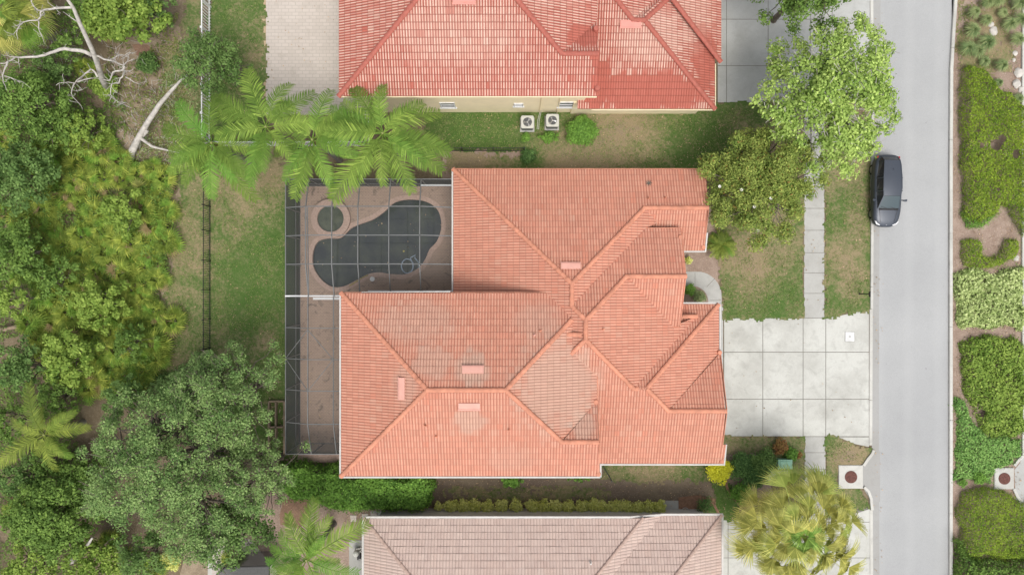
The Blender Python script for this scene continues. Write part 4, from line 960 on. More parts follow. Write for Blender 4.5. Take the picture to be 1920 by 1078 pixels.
# water meter box in the driveway
mb = empty('meter_box', (*G(1593, 631), 0), 'small white square access lid with a grey plug set in the driveway', 'access box')
b = MB(); b.box((0, 0, .02), (.66, .68, .022)); b.build('joint', M['joint'], mb); b = MB(); b.box((0, 0, .03), (.61, .63, .03)); b.build('lid', M['window_frame'], mb); b = MB(); b.cyl((0, 0, .045), .075, .012, 16); b.build('plug', M['stucco_grey'], mb)
# mailbox post
mp = empty('street_post', (*G(1611, 551), 0), 'thin black post standing on the verge by the kerb', 'post')
b = MB(); b.tube([(0, 0, 0), (0, 0, 1.42)], .035, 8); b.build('pole', M['alu_dark'], mp); b = MB(); b.box((0, 0, 1.35), (.05, .36, .16)); b.build('plate', M['alu_dark'], mp); b = MB(); b.cyl((0, 0, 0), .09, .06, 12, .06); b.build('foot', M['alu_dark'], mp)
# green utility box
ub = empty('utility_box', (*G(1466, 866), 0), 'mint green plastic utility box between the front shrubs', 'utility box')
b = MB(); b.prism([(-.42, -.27), (.42, -.27), (.42, .27), (-.42, .27)], 0, .55); b.build('body', M['mint'], ub)
b = MB(); b.prism([(-.46, -.31), (.46, -.31), (.46, .31), (-.46, .31)], .55, .60); b.prism([(-.34, -.20), (.34, -.20), (.34, .20), (-.34, .20)], .60, .64); b.build('lid', M['mint'], ub)
b = MB(); b.box((*G(1455, 891), .06), (1.5, .7, .12)); tag(b.build('utility_pad', M['stucco_grey']), 'dark grey pad behind the mint green box under the fan palm', 'pad')
# brick edging curves
def edging(pts, label, w=.16, h=.12):
    P = [P3(*p, 0) for p in densify(pts, 4)]; b = MB()
    for i in range(len(P)-1):
        d = (P[i+1]-P[i]); b.bar(P[i]+Vector((0, 0, h/2))+d*.06, P[i+1]+Vector((0, 0, h/2))-d*.06, w, h)
    tag(b.build('brick_edging', M['brick_edge']), label, 'garden edging')
edging([(1362, 898), (1361, 908), (1365, 920), (1374, 933), (1386, 943), (1398, 952)], 'curved brick edging between the golden shrub and the fan palm')
edging([(1272, 940), (1290, 933), (1310, 930), (1325, 934), (1338, 944), (1346, 960), (1349, 972)], 'arched brick edging round the red paving by the tan roof')
b = MB(); b.tube([P3(1285, 955, .3)+Vector((.2*math.cos(a), .12*math.sin(a), 0)) for a in [k*.4 for k in range(17)]], .02, 6); b.bar(P3(1285, 955, 0), P3(1285, 955, .3), .04); tag(b.build('hose_holder', M['metal']), 'small metal hose ring on the red paving by the tan roof', 'hose holder')
b = MB(); b.cyl((*G(1259, 961), 0), .18, .35, 16, .22); b.cyl((*G(1259, 961), .35), .23, .03, 16); tag(b.build('plant_pot', M['dark_plastic']), 'dark pot at the end of the yellow-green hedge', 'pot')
# timber frame of the bed west of the cage
tb = empty('raised_bed', (*G(520, 790), 0), 'timber framed raised bed against the west side of the cage', 'raised bed')
b = MB()
for a, c in (((505, 752), (534, 752)), ((505, 752), (505, 850)), ((534, 752), (534, 850)), ((505, 800), (534, 800)), ((518, 752), (518, 850))): b.bar(P3(*a, .2), P3(*c, .2), .1, .3)
local(b.build('frame', M['timber']), tb)
# rocks
for i, (px, py, s, l) in enumerate(((1862, 60, .30, 'largest white rock among the grass clumps at the top of the median'), (1857, 47, .2, 'white rock just above the largest rock of the median'), (1903, 100, .18, 'white rock close to the far kerb near the top of the median'), (1900, 114, .13, 'tiny white rock below the one by the far kerb'), (1909, 137, .34, 'flat white rock right against the far kerb'), (1905, 158, .3, 'white rock beside the big clipped shrub by the far kerb'), (1914, 168, .22, 'lowest white rock of the pile by the far kerb'), (1904, 484, .22, 'pale rock at the end of the C-shaped shrub'), (60, 985, .25, 'pale boulder in the scrub near the left edge'), (134, 1050, .25, 'rounded pale boulder at the bottom of the scrub'), (1345, 905, .0, ''))):
    if s == 0: continue
    bmx = bmesh.new(); bmesh.ops.create_icosphere(bmx, subdivisions=2, radius=s)
    for v in bmx.verts: v.co *= 1+.35*noise.noise(v.co*4+Vector((i*3, 0, 0))); v.co.z *= .5
    me = bpy.data.meshes.new('rock'); bmx.to_mesh(me); bmx.free(); me.materials.append(M['rock'])
    tag(link('rock', me, loc=(*G(px, py), s*.2), rz=i), l, 'rock')
# ---------------------------------------------------------------- car
t = NT('car_paint'); t.base((.052,.062,.082), .45, .5, .35); t.b.inputs['Coat Weight'].default_value = .35; t.b.inputs['Coat Roughness'].default_value = .25; M['paint'] = t.m
M['cglass'] = NT('car_glass').base((.02, .025, .03), .05, .8); M['wind'] = NT('windscreen_glass').base((.05, .075, .085), .10, .7)
M['tyre'] = plain('tyre', (.02, .02, .02), .9); M['rim'] = plain('alloy', (.4, .4, .42), .3, metal=.8); M['lamp'] = NT('headlight_lens').base((.7, .7, .72), .1, .8); M['redlamp'] = NT('tail_light').base((.35, .01, .01), .2, .6)
car = empty('parked_car', (24.72, 6.38, 0), 'dark blue-grey car parked at the left kerb, nose towards the bottom', 'car', rz=R(-1.0))
# profile stations (y forward = -Y), half width, bottom, shoulder z, top z of body
L2 = 2.38
ST = [(-2.40, .34, .38, .55, .60), (-2.30, .60, .28, .60, .68), (-2.08, .79, .24, .66, .79), (-1.70, .905, .22, .74, .88), (-1.1, .92, .22, .84, .97), (-.4, .92, .22, .88, .99), (.5, .92, .22, .90, 1.0), (1.3, .915, .22, .92, 1.02), (1.75, .885, .24, .92, 1.03), (2.08, .80, .28, .86, 1.0), (2.28, .66, .34, .78, .92), (2.38, .46, .40, .66, .74)]
b = MB(); rings_ = []
for (y, w, zb, zs, zt) in ST:
    r_ = [(-w*.86, zb), (-w*.98, zb+.12), (-w, zs-.12), (-w*.97, zs), (-w*.80, zt-.015), (-w*.4, zt+.012), (0, zt+.02)]
    r_ = r_+[(-x, z) for x, z in r_[:-1][::-1]]; rings_.append([(x, y, z) for x, z in r_])
n = len(rings_[0]); vs = [p for r_ in rings_ for p in r_]
fs = [(i*n+k, i*n+(k+1) % n, (i+1)*n+(k+1) % n, (i+1)*n+k) for i in range(len(ST)-1) for k in range(n)]+[tuple(range(n))[::-1], tuple(range((len(ST)-1)*n, len(ST)*n))]
b.add(vs, fs); body = b.build('body', M['paint'], car, smooth=True); ms = body.modifiers.new('s', 'SUBSURF'); ms.levels = 1; ms.render_levels = 2
# greenhouse
GH = [(-1.22, .72, .97, .70), (-.42, .70, 1.39, .55), (.1, .73, 1.445, .60), (.9, .72, 1.43, .585), (1.90, .64, 1.33, .50), (2.17, .58, 1.02, .50)]
b = MB(); R0 = []
for (y, wl_, zt, wt) in GH:
    zb = .95; R0.append([(-wl_-.08 if zt > 1.1 else -wl_, y, zb), (-wt, y, zt-.03), (-wt*.55, y, zt+.01), (0, y, zt+.02), (wt*.55, y, zt+.01), (wt, y, zt-.03), (wl_+.08 if zt > 1.1 else wl_, y, zb)])
vs = [p for r_ in R0 for p in r_]; n = 7
b.add(vs, [(i*n+k, i*n+k+1, (i+1)*n+k+1, (i+1)*n+k) for i in range(5) for k in range(6)]); gh = b.build('side_glass', M['cglass'], car, smooth=False)
b = MB(); off = .012
rf = [(x, y, z+off) for r_ in R0[1:5] for (x, y, z) in r_[1:6]]; n = 5
b.add(rf, [(i*n+k, i*n+k+1, (i+1)*n+k+1, (i+1)*n+k) for i in range(3) for k in range(4)]); b.build('roof_panel', M['paint'], car, smooth=True)
b = MB(); f0, f1 = R0[0], R0[1]; lerp = lambda a, c, t_: tuple(a[i]+(c[i]-a[i])*t_ for i in range(3))
b.add([(*lerp(f0[k], f1[k], .04)[:2], lerp(f0[k], f1[k], .04)[2]+.008) for k in range(1, 6)]+[(*lerp(f0[k], f1[k], .97)[:2], lerp(f0[k], f1[k], .97)[2]+.008) for k in range(1, 6)], [(k, k+1, k+6, k+5) for k in range(4)]); b.build('windscreen', M['wind'], car, smooth=True)
b = MB(); f0, f1 = R0[4], R0[5]
b.add([(*lerp(f0[k], f1[k], .15)[:2], lerp(f0[k], f1[k], .15)[2]+.008) for k in range(1, 6)]+[(*lerp(f0[k], f1[k], .85)[:2], lerp(f0[k], f1[k], .85)[2]+.008) for k in range(1, 6)], [(k, k+1, k+6, k+5) for k in range(4)]); b.build('rear_window', M['cglass'], car, smooth=True)
for s in (-1, 1):
    b = MB()
    for i in range(5): b.bar(Vector(R0[i][1 if s < 0 else 5])+Vector((0, 0, .01)), Vector(R0[i+1][1 if s < 0 else 5])+Vector((0, 0, .01)), .05, .035)
    for y in (-.1, .75): b.bar((s*.80, y, .96), (s*.60, y, 1.42), .05, .07)
    b.build('roof_rail', M['paint'], car)
    b = MB(); b.add([(s*.9, -.72, .98), (s*1.08, -.76, 1.0), (s*1.12, -.68, 1.02), (s*1.1, -.60, 1.0), (s*.9, -.64, .98), (s*.9, -.72, 1.09), (s*1.08, -.76, 1.12), (s*1.12, -.68, 1.13), (s*1.1, -.60, 1.12), (s*.9, -.64, 1.09)], [(0, 1, 2, 3, 4), (9, 8, 7, 6, 5), (0, 5, 6, 1), (1, 6, 7, 2), (2, 7, 8, 3), (3, 8, 9, 4)]); b.bar((s*.80, -.66, .95), (s*.95, -.66, 1.02), .06, .05)
    b.build('mirror', M['paint'], car)
    b = MB(); b.add([(s*.42, -2.30, .655), (s*.66, -2.22, .70), (s*.80, -2.02, .765), (s*.74, -2.02, .80), (s*.58, -2.17, .745), (s*.42, -2.24, .70)], [(0, 1, 2, 3, 4, 5)]); 
    for i in range(6): pass
    b.build('headlight', M['lamp'], car)
    b = MB(); b.box((s*.70, 2.17, .80), (.10, .14, .10)); b.build('tail_light', M['redlamp'], car)
    for y in (-1.5, 1.42):
        b = MB(); b.tube([(s*.62, y, .33), (s*.65, y, .33), (s*.83, y, .33), (s*.855, y, .33)], [.30, .335, .335, .30], 28); w_ = b.build('wheel', M['tyre'], car)
        b = MB(); b.tube([(s*.85, y, .33), (s*.862, y, .33)], .21, 20); b.build('rim', M['rim'], w_)
b = MB(); b.cyl((0, -2.24, .705), .05, .02, 14); b.build('bonnet_badge', M['rim'], car)
b = MB()
for s in (-1, 1): b.bar((s*.45, -2.1, .80), (s*.60, -1.2, .985), .012, .01)
b.bar((-.62, -1.27, .975), (.62, -1.27, .975), .10, .02); b.bar((-.1, -1.22, 1.0), (-.55, -1.10, 1.05), .02); b.bar((.45, -1.22, 1.0), (0.02, -1.12, 1.05), .02)
b.build('wiper', M['dark_plastic'], car)
b = MB(); b.bar((-.25, 2.0, 1.37), (.25, 2.0, 1.37), .03, .012); b.bar((0, 1.35, 1.40), (0, 1.25, 1.44), .03, .05); b.build('roof_aerial', M['paint'], car)
# ---------------------------------------------------------------- vegetation builders
def unit(v): return v/np.maximum(np.linalg.norm(v, axis=-1, keepdims=True), 1e-9)
def leaf_quads(C, N, size, rg, aspect=.55, fold=True):
    """C centres (n,3), N normals (n,3) -> rhombic leaves"""
    n = len(C); t = unit(np.cross(N, rg.normal(size=(n, 3)))); s = np.cross(N, t)
    L = (size*(.6+.8*rg.random(n)))[:, None]; w = L*aspect
    V = np.stack([C-t*L*.5, C+s*w*.5+N*L*.06, C+t*L*.5-N*L*.10, C-s*w*.5+N*L*.06], 1).reshape(-1, 3)
    return V, np.arange(4*n).reshape(n, 4)
def blob_leaves(blobs, per, size, seed, up=.5, shell=.55, aspect=.55):
    rg = np.random.default_rng(seed); Cs = []; Ns = []
    for (x, y, z, r, rz) in blobs:
        n = max(8, int(per*3.1*r*r)); d = unit(rg.normal(size=(n, 3))); d[:, 2] = np.where(d[:, 2] < -.35, -d[:, 2], d[:, 2])
        rr = rg.random(n)**shell; q = d*rr[:, None]
        q[:, 0] *= r; q[:, 1] *= r; q[:, 2] *= rz
        Cs.append(q+np.array([x, y, z])); Ns.append(unit(d+np.array([0, 0, up])+rg.normal(size=(n, 3))*.55))
    return leaf_quads(np.concatenate(Cs), np.concatenate(Ns), size*1.02, rg, aspect*1.2)
def limb(b, p, q, r0, r1, rnd, wob=.12, n=5):
    p = Vector(p); q = Vector(q); L = (q-p).length; pts = []; rs = []
    for i in range(n+1):
        t = i/n; w = math.sin(math.pi*t)*wob*L
        pts.append(p.lerp(q, t)+Vector((rnd.uniform(-w, w)*.6, rnd.uniform(-w, w)*.6, rnd.uniform(-w, w)*.4+.05*L*math.sin(math.pi*t)))); rs.append(r0+(r1-r0)*t)
    b.tube(pts, rs, 6); return pts
def tree(px, py, Rpx, Ht, label, mat, seed, name='tree', cat='tree', group=None, nb=42, per=170, size=.17, flat=.42, blob=(.17, .30), bark='bark', lean=(0, 0), shape=None, up=.5, twigs=0, aspect=.55):
    """broadleaf tree: tapered trunk, limbs that end inside leaf clumps, crown made of many separate clumps"""
    rnd = random.Random(seed); zc = Ht*.72; x, y = G(px, py, zc); k = (H-zc)/FP; Rm = Rpx*k
    root = empty(name, (x+lean[0], y+lean[1], 0), label, cat, group)
    ox, oy = -lean[0], -lean[1]; blobs = []
    for i in range(nb):
        a = i*2.39996+rnd.uniform(-.3, .3); rr = math.sqrt((i+.5)/nb)*(1+.12*rnd.uniform(-1, 1))
        ex = (1+.13*math.sin(3*a+seed)+.09*math.sin(5*a+2*seed)); sx, sy = shape or (1, 1)
        bx = math.cos(a)*rr*ex*Rm*.86*sx; by = math.sin(a)*rr*ex*Rm*.86*sy
        bz = zc+(Ht-zc)*(1-1.25*rr*rr)+rnd.uniform(-.10, .12)*Ht; r = Rm*rnd.uniform(*blob)*(1.05-.3*rr)
        blobs.append((ox+bx, oy+by, bz-r*.3, r, r*rnd.uniform(.5, .75)))
        if rr < .75 and rnd.random() < .35: blobs.append((ox+bx*.9+rnd.uniform(-.5, .5), oy+by*.9, bz-Ht*.2, r*1.1, r*.6))
    V, F = blob_leaves(blobs, per, size, seed, up, aspect=aspect)
    link('crown', raw_mesh('crown', V, F, M[mat]), root)
    b = MB(); tr = max(.09, Rm*.055); fork = Vector((ox*.35, oy*.35, Ht*.33)); b.tube([(0, 0, -.05), (0, 0, .25), fork*.6, fork], [tr*1.45, tr*1.1, tr, tr*.85], 10)
    mains = []
    for i in range(6):
        a = i*1.047+rnd.uniform(-.3, .3); q = Vector((ox+math.cos(a)*Rm*.45, oy+math.sin(a)*Rm*.45, Ht*rnd.uniform(.62, .8))); mains.append(limb(b, fork, q, tr*.6, tr*.25, rnd))
    b.build('trunk', M[bark], root)
    b = MB()
    for (bx, by, bz, r, rz) in blobs:
        m_ = min(mains, key=lambda m: (m[-1]-Vector((bx, by, bz))).length); limb(b, m_[rnd.choice((3, 4, 5))], (bx, by, bz), tr*.22, .012, rnd, .08, 4)
        for _ in range(twigs): b.bar((bx, by, bz), Vector((bx, by, bz+rz*.7))+Vector((rnd.uniform(-r, r), rnd.uniform(-r, r), rnd.uniform(-.1, .3))), .02)
    b.build('branches', M[bark], root)
    return root
def shrub(px, py, rpx, h, label, mat, seed, cat='shrub', name='shrub', group=None, size=.09, ry=None, per=420, nb=9):
    k = (H-h*.6)/FP; r = rpx*k; r2 = (ry or rpx)*k; rnd = random.Random(seed); x, y = G(px, py, h*.6)
    root = empty(name, (x, y, 0), label, cat, group); bl = [(0, 0, h*.45, min(r, r2)*.85, h*.5)]
    for i in range(nb):
        a = i*2.4+seed; q = math.sqrt((i+.5)/nb)*.72; rb = min(r, r2)*rnd.uniform(.32, .48); bl.append((math.cos(a)*r*q, math.sin(a)*r2*q, h*(.62-.35*q*q), rb, rb*.8))
    V, F = blob_leaves(bl, per, size, seed, .6); V[:, 2] = np.maximum(V[:, 2], .02)
    link('foliage', raw_mesh('foliage', V, F, M[mat]), root)
    b = MB()
    for i in range(6): a = i*1.05; b.tube([(0, 0, 0), (math.cos(a)*r*.25, math.sin(a)*r*.25, h*.3), (math.cos(a)*r*.5, math.sin(a)*r2*.5, h*.55)], [.025, .018, .008], 5)
    b.build('stem', M['bark'], root); return root
def hedge(pts, h, label, mat, seed, name='hedge', cat='hedge', size=.09, dens=330, rough=.12, round_=.35, holes=(), kind=None, wob=.2, stems=True):
    """clipped or spreading mass: dark twiggy body plus a skin of leaves over its top and sides; pixels at ground level"""
    rg = np.random.default_rng(seed); P = organic(pts, wob, seed=seed); xs = [p[0] for p in P]; ys = [p[1] for p in P]
    A = (max(xs)-min(xs))*(max(ys)-min(ys)); n = int(A*dens*1.5); X = rg.uniform(min(xs), max(xs), n); Y = rg.uniform(min(ys), max(ys), n)
    m = inside(P, X, Y)
    for (hx, hy, hr) in holes:
        x, y = G(hx, hy, h); m &= ((X-x)**2+(Y-y)**2 > (hr*.031*(1+.5*fnoise(X, Y, 2.5, seed+4)))**2)
    X = X[m]; Y = Y[m]
    def edge_d(X, Y):
        D = np.full(X.shape, 9e9)
        for i in range(len(P)):
            ax, ay = P[i]; bx, by = P[(i+1) % len(P)]; dx, dy = bx-ax, by-ay; L = dx*dx+dy*dy+1e-9
            t = np.clip(((X-ax)*dx+(Y-ay)*dy)/L, 0, 1); D = np.minimum(D, np.hypot(X-ax-t*dx, Y-ay-t*dy))
        return D
    def height(X, Y): e = np.clip(edge_d(X, Y)/max(round_, .01), 0, 1); return h*(np.sqrt(1-(1-e)**2)*.9+.1)+rough*(fnoise(X, Y, 1.6, seed)*.9+fnoise(X, Y, 4.5, seed+1)*.7)*np.minimum(e+.2, 1)
    Z = np.maximum(height(X, Y)-np.abs(rg.normal(0, size*1.3, X.shape)), .03)
    e = 1-np.clip(edge_d(X, Y)/max(round_, .01), 0, 1); cx, cy = np.mean(xs), np.mean(ys)
    Nn = unit(np.stack([(X-cx)*.15*e, (Y-cy)*.15*e, np.ones_like(X)], 1)+rg.normal(size=(len(X), 3))*.5)
    V, F = leaf_quads(np.stack([X, Y, Z], 1), Nn, size*1.25, rg, .7)
    # sides
    per = [(P[i], P[(i+1) % len(P)]) for i in range(len(P))]; C = []; Q = []
    for a, c in per:
        L = math.hypot(c[0]-a[0], c[1]-a[1]); k = int(L*h*dens*.5)
        for _ in range(k): t = rg.random(); C.append((a[0]+(c[0]-a[0])*t, a[1]+(c[1]-a[1])*t, rg.random()*h*.8)); Q.append((a[0]-cx, a[1]-cy, 1))
    if C:
        V2, F2 = leaf_quads(np.array(C)+rg.normal(0, 1, (len(C), 3))*np.array([.085, .085, .05]), unit(unit(np.array(Q))+rg.normal(size=(len(C), 3))*.5), size, rg); F = np.concatenate([F, F2+len(V)]); V = np.concatenate([V, V2])
    x0, y0 = float(cx), float(cy); V[:, 0] -= x0; V[:, 1] -= y0; V[:, 2] = np.maximum(V[:, 2], .015)
    root = empty(name, (x0, y0, 0), label, cat) if kind is None else None
    if kind: o = link(name, raw_mesh(name, V, F, M[mat]), loc=(x0, y0, 0)); tag(o, label, cat, kind=kind); return o
    link('foliage', raw_mesh('foliage', V, F, M[mat]), root)
    if stems:
        b = MB(); k = int(min(60, A*1.2))+4; rnd = random.Random(seed); c = 0
        while c < k:
            x = rnd.uniform(min(xs), max(xs)); y = rnd.uniform(min(ys), max(ys)); c += 1
            if inside(P, np.array([x]), np.array([y]))[0]: b.tube([(x-x0, y-y0, 0), (x-x0+rnd.uniform(-.2, .2), y-y0+rnd.uniform(-.2, .2), h*.7)], [.03, .008], 5)
        b.build('stem', M['bark'], root)
    return root
# ---- palms
def frond_mesh(name, L, mat, droop=.30, rise=.35, seed=0, leaf=.62, n=46, w=.05, twist=0.0):
    rg = random.Random(seed); V = []; F = []
    def pt(t): return Vector((L*t*(1-.10*t), L*.05*math.sin(t*2.2+seed)*(t), L*(rise*t-droop*t*t*1.5-.10*t**4)))
    ns = 14
    for i in range(ns+1):
        t = i/ns; p = pt(t); r = .035*(1-t)+.008
        V += [p+Vector((0, -r, 0)), p+Vector((0, r, 0)), p+Vector((0, 0, r))]
    for i in range(ns):
        a = 3*i; c = a+3
        for k in range(3): F.append((a+k, a+(k+1) % 3, c+(k+1) % 3, c+k))
    for i in range(n):
        t = .13+.87*(i+.5)/n; p = pt(t); d = (pt(min(t+.02, 1))-pt(t-.02)).normalized(); side = d.cross(Vector((0, 0, 1))).normalized(); upv = side.cross(d)
        ll = leaf*(math.sin(math.pi*min(.97, .12+.80*t))**.6)*rg.uniform(.85, 1.1)
        for s in (-1, 1):
            fw = rg.uniform(.3, .75)+.5*t; lift = rg.uniform(-.05, .35); dr = rg.uniform(.25, .75)
            d1 = (side*s+d*fw+upv*lift).normalized(); q = p+d1*ll*.55; d2 = (d1+Vector((0, 0, -dr))).normalized(); e = q+d2*ll*.45
            ww = d.normalized()*w*.5; k = len(V)
            V += [p-ww*.6, p+ww*.6, q+ww, q-ww, e+ww*.2, e-ww*.2]
            F += [(k, k+1, k+2, k+3), (k+3, k+2, k+4, k+5)]
    return raw_mesh(name, [tuple(v) for v in V], F, mat)
FR = {}
for mk in ('palm', 'palm_y'):
    FR[mk] = [frond_mesh('frond', 3.6, M[mk], droop=.18+.05*i, rise=.25+.05*(i % 3), seed=i, leaf=.76, n=54, w=.062) for i in range(4)]
def palm(px, py, z, ends, label, mat='palm', seed=1, extra=6, L=3.6, tr=.16):
    """pinnate palm; ends = photo points where its frond tips hang"""
    rnd = random.Random(seed); x, y = G(px, py, z); root = empty('palm_tree', (x, y, 0), label, 'palm tree')
    b = MB(); b.tube([(0, 0, -.05), (0, 0, .4), (.05, .03, z*.5), (0, 0, z-.9)], [tr*1.5, tr*1.15, tr, tr*.9], 12); b.build('trunk', M['palm_bark'], root)
    b = MB(); b.tube([(0, 0, z-1.0), (0, 0, z-.5), (0, 0, z+.05)], [tr*.95, tr*1.05, tr*.35], 10); b.build('crownshaft', M['petiole'], root)
    def fr(a, ln, pitch, k):
        o = link('frond', FR[mat][k % 4], root, (0, 0, z-.1), 0, ln/3.25); o.rotation_euler = (rnd.uniform(-.15, .15), pitch, a)
    for i, (ex, ey) in enumerate(ends):
        q = G(ex, ey, z-.5); dx, dy = q[0]-x, q[1]-y; fr(math.atan2(dy, dx), max(1.6, math.hypot(dx, dy)), rnd.uniform(-.05, .12), i)
    for i in range(extra):
        a = rnd.uniform(0, 6.28); fr(a, L*rnd.uniform(.5, .95), rnd.uniform(-.7, .15), i)
    return root
def fan_mesh(name, r, mat, seed=0, n=18, span=3.9, stalk=.5, w=.06, droop=.35, split=.4):
    """costapalmate leaf: stalk plus a pleated fan of segments with free drooping tips; lies along +x"""
    rg = random.Random(seed); V = []; F = []
    c = Vector((stalk, 0, stalk*.45)); V += [(0, -.02, 0), (0, .02, 0), (stalk, .015, c.z), (stalk, -.015, c.z)]; F.append((0, 1, 2, 3))
    for i in range(n):
        a = span*((i+.5)/n-.5); da = span/n*.5; rr = r*(.72+.28*math.cos(a*.55))*rg.uniform(.9, 1.08); fold = .05*(1 if i % 2 else -1)
        def q(t, ang, dz): return c+Vector((math.cos(ang)*rr*t, math.sin(ang)*rr*t, rr*(.10*t-droop*t*t)+dz))
        k = len(V); V += [tuple(c), tuple(q(.5, a-da, -.02)), tuple(q(.5, a, .03)), tuple(q(.5, a+da, -.02)), tuple(q(.85, a-da*.35, 0)), tuple(q(.85, a+da*.35, 0)), tuple(q(1.05, a+rg.uniform(-.08, .08), -rr*.12))]
        F += [(k, k+1, k+2, k+2), (k, k+2, k+3, k+3), (k+1, k+4, k+5, k+3), (k+4, k+6, k+5, k+5)]
    F3 = [tuple(dict.fromkeys(f)) for f in F]
    me = bpy.data.meshes.new(name); me.from_pydata([tuple(v) for v in V], [], F3); me.materials.append(mat); me.update(); return me
def fan_palm(px, py, z, Rpx, label, mats, seed, n=44, leafr=1.0, hole=None):
    rnd = random.Random(seed); x, y = G(px, py, z); root = empty('fan_palm', (x, y, 0), label, 'palm tree'); Rm = Rpx*(H-z)/FP
    b = MB(); b.tube([(0, 0, -.05), (0, 0, .4), (0, 0, z-.3)], [.30, .24, .20], 12); b.build('trunk', M['palm_bark'], root)
    st = (.12, .3, .5, .7, .88, 1.0)
    ms = [[fan_mesh('frond', leafr*(.8+.25*q), M[mats[(v+int(q*3)) % len(mats)] if q > .2 else 'fan_g'], seed+v, stalk=max(.15, (Rm-leafr*.95)*q), n=20, span=1.75+.25*v+(1.2 if q < .35 else 0), droop=.35+.15*v) for v in range(3)] for q in st]
    for i in range(n):
        t = (i+.5)/n; q = min(5, int(t**.62*6)); a = i*2.39996+rnd.uniform(-.25, .25); p_ = .55-.95*(1-q/5)+rnd.uniform(-.32, .32)
        o = link('frond', ms[q][i % 3], root, (0, 0, z+.25*(1-q/5)), 0, rnd.uniform(.80, 1.14)); o.rotation_euler = (rnd.uniform(-.7, .7), p_*.75, a)
    return root
# ---------------------------------------------------------------- planting
# street side trees
tree(1556, 176, 150, 8.0, 'large pale green street tree with open crown overhanging the road', 'street', 11, nb=95, per=150, size=.17, blob=(.12, .22), twigs=5, shape=(1.0, 1.03), bark='dead')
tree(1515, -28, 100, 7.5, 'green tree cut off by the top edge between the northern driveway and the road', 'scrubtree', 12, nb=34, per=210, size=.15, shape=(1.15, 1), twigs=2)
mg = tree(1430, 342, 126, 6.0, 'dense magnolia with white flowers beside the right end of the central roof', 'magnolia', 13, nb=60, per=300, size=.15, blob=(.15, .24), shape=(1.0, 1), aspect=.4)
fm = []
rnd = random.Random(5)
for (px, py) in ((1414, 288), (1349, 350), (1390, 356), (1414, 388), (1421, 432), (1488, 283), (1467, 325), (1528, 318), (1445, 372)):
    p = P3(px, py, 5.45-2.6*(((px-1428)**2+(py-345)**2)/98**2)**1.2*.55); b = MB(); p2 = p-mg.location
    for k in range(7):
        a = k*.9; u = Vector((math.cos(a), math.sin(a), 0)); v = Vector((-u.y, u.x, 0)); b.add([p2+u*.015, p2+u*.055+v*.045+Vector((0, 0, .04)), p2+u*.11+Vector((0, 0, .05)), p2+u*.055-v*.045+Vector((0, 0, .05))], [(0, 1, 2, 3)])
    b.build('flower', M['flower'], mg)
# sago palm by the front bed
def cycad(px, py, r, label, seed):
    root = empty('cycad', (*G(px, py, .5), 0), label, 'palm'); b = MB(); b.cyl((0, 0, 0), .16, .4, 12, .14); b.build('trunk', M['palm_bark'], root); rnd = random.Random(seed)
    me = frond_mesh('frond', 1.0, M['palm_y'], .35, .45, seed, leaf=.22, n=26, w=.03)
    for i in range(26): o = link('frond', me, root, (0, 0, .38), 0, r*rnd.uniform(.8, 1.05)); o.rotation_euler = (0, rnd.uniform(-.5, .15), i*2.4)
    return root
cycad(1353, 459, 1.15, 'small round sago palm on the front lawn right of the roof corner', 3)
shrub(1292, 489, 9, .7, 'small yellow-green shrub against the entry wall above the curved walk', 'varihedge', 21)
shrub(1294, 543, 14, .8, 'leafy green and yellow shrub inside the bend of the curved walk', 'hedge_g', 22)
shrub(1312, 556, 15, .5, 'low brownish green shrub at the inside of the curved walk', 'tuft', 23)
shrub(1349, 880, 28, 1.3, 'bright golden yellow shrub at the bottom right corner of the central roof', 'yellow_leaf', 24, nb=14, size=.10)
shrub(1392, 872, 30, 1.0, 'dark green shrub right of the golden yellow one', 'shrub_d', 25, size=.11)
shrub(1432, 868, 28, 1.2, 'dark green shrub with pale flecks left of the mint green box', 'oak2', 26, size=.11)
shrub(1415, 893, 30, .8, 'dark green shrub below its neighbour and above the brick edging', 'shrub_d', 27, size=.11)
shrub(1392, 925, 26, .7, 'mid green shrub inside the curved brick edging', 'hedge_g', 28, size=.11)
shrub(1465, 838, 17, .8, 'rust-red croton shrub just above the mint green box', 'croton', 29, size=.12)
shrub(1484, 850, 15, .8, 'bright green croton shrub right of the rust-red one', 'hedge_g', 30, size=.12)
shrub(1497, 853, 9, .6, 'small orange-tipped croton at the lawn corner by the sidewalk', 'croton', 31, size=.11)
shrub(1321, 950, 20, .8, 'dark green mound shrub inside the arched brick edging', 'shrub_d', 32, size=.07)
shrub(1091, 245, 31, 1.2, 'big round bright green shrub right of the air conditioners', 'hedge_g', 33, size=.12, nb=16)
shrub(1030, 257, 27, .8, 'oval green shrub below the right air conditioner', 'hedge_g', 34, ry=14, size=.10)
shrub(987, 257, 10, .5, 'small round green shrub below the left air conditioner', 'hedge_g', 35, size=.10)
shrub(960, 903, 30, .9, 'leafy bright green shrub sticking out under the middle of the long bottom eave', 'hedge_g', 36, ry=13, size=.14)
shrub(1085, 897, 30, .8, 'low green shrub under the right part of the long bottom eave', 'hedge_g', 37, ry=9, size=.12)
shrub(990, 292, 18, .4, 'low dark weed clump at the end of the short black fence', 'shrub_d', 38, size=.10)
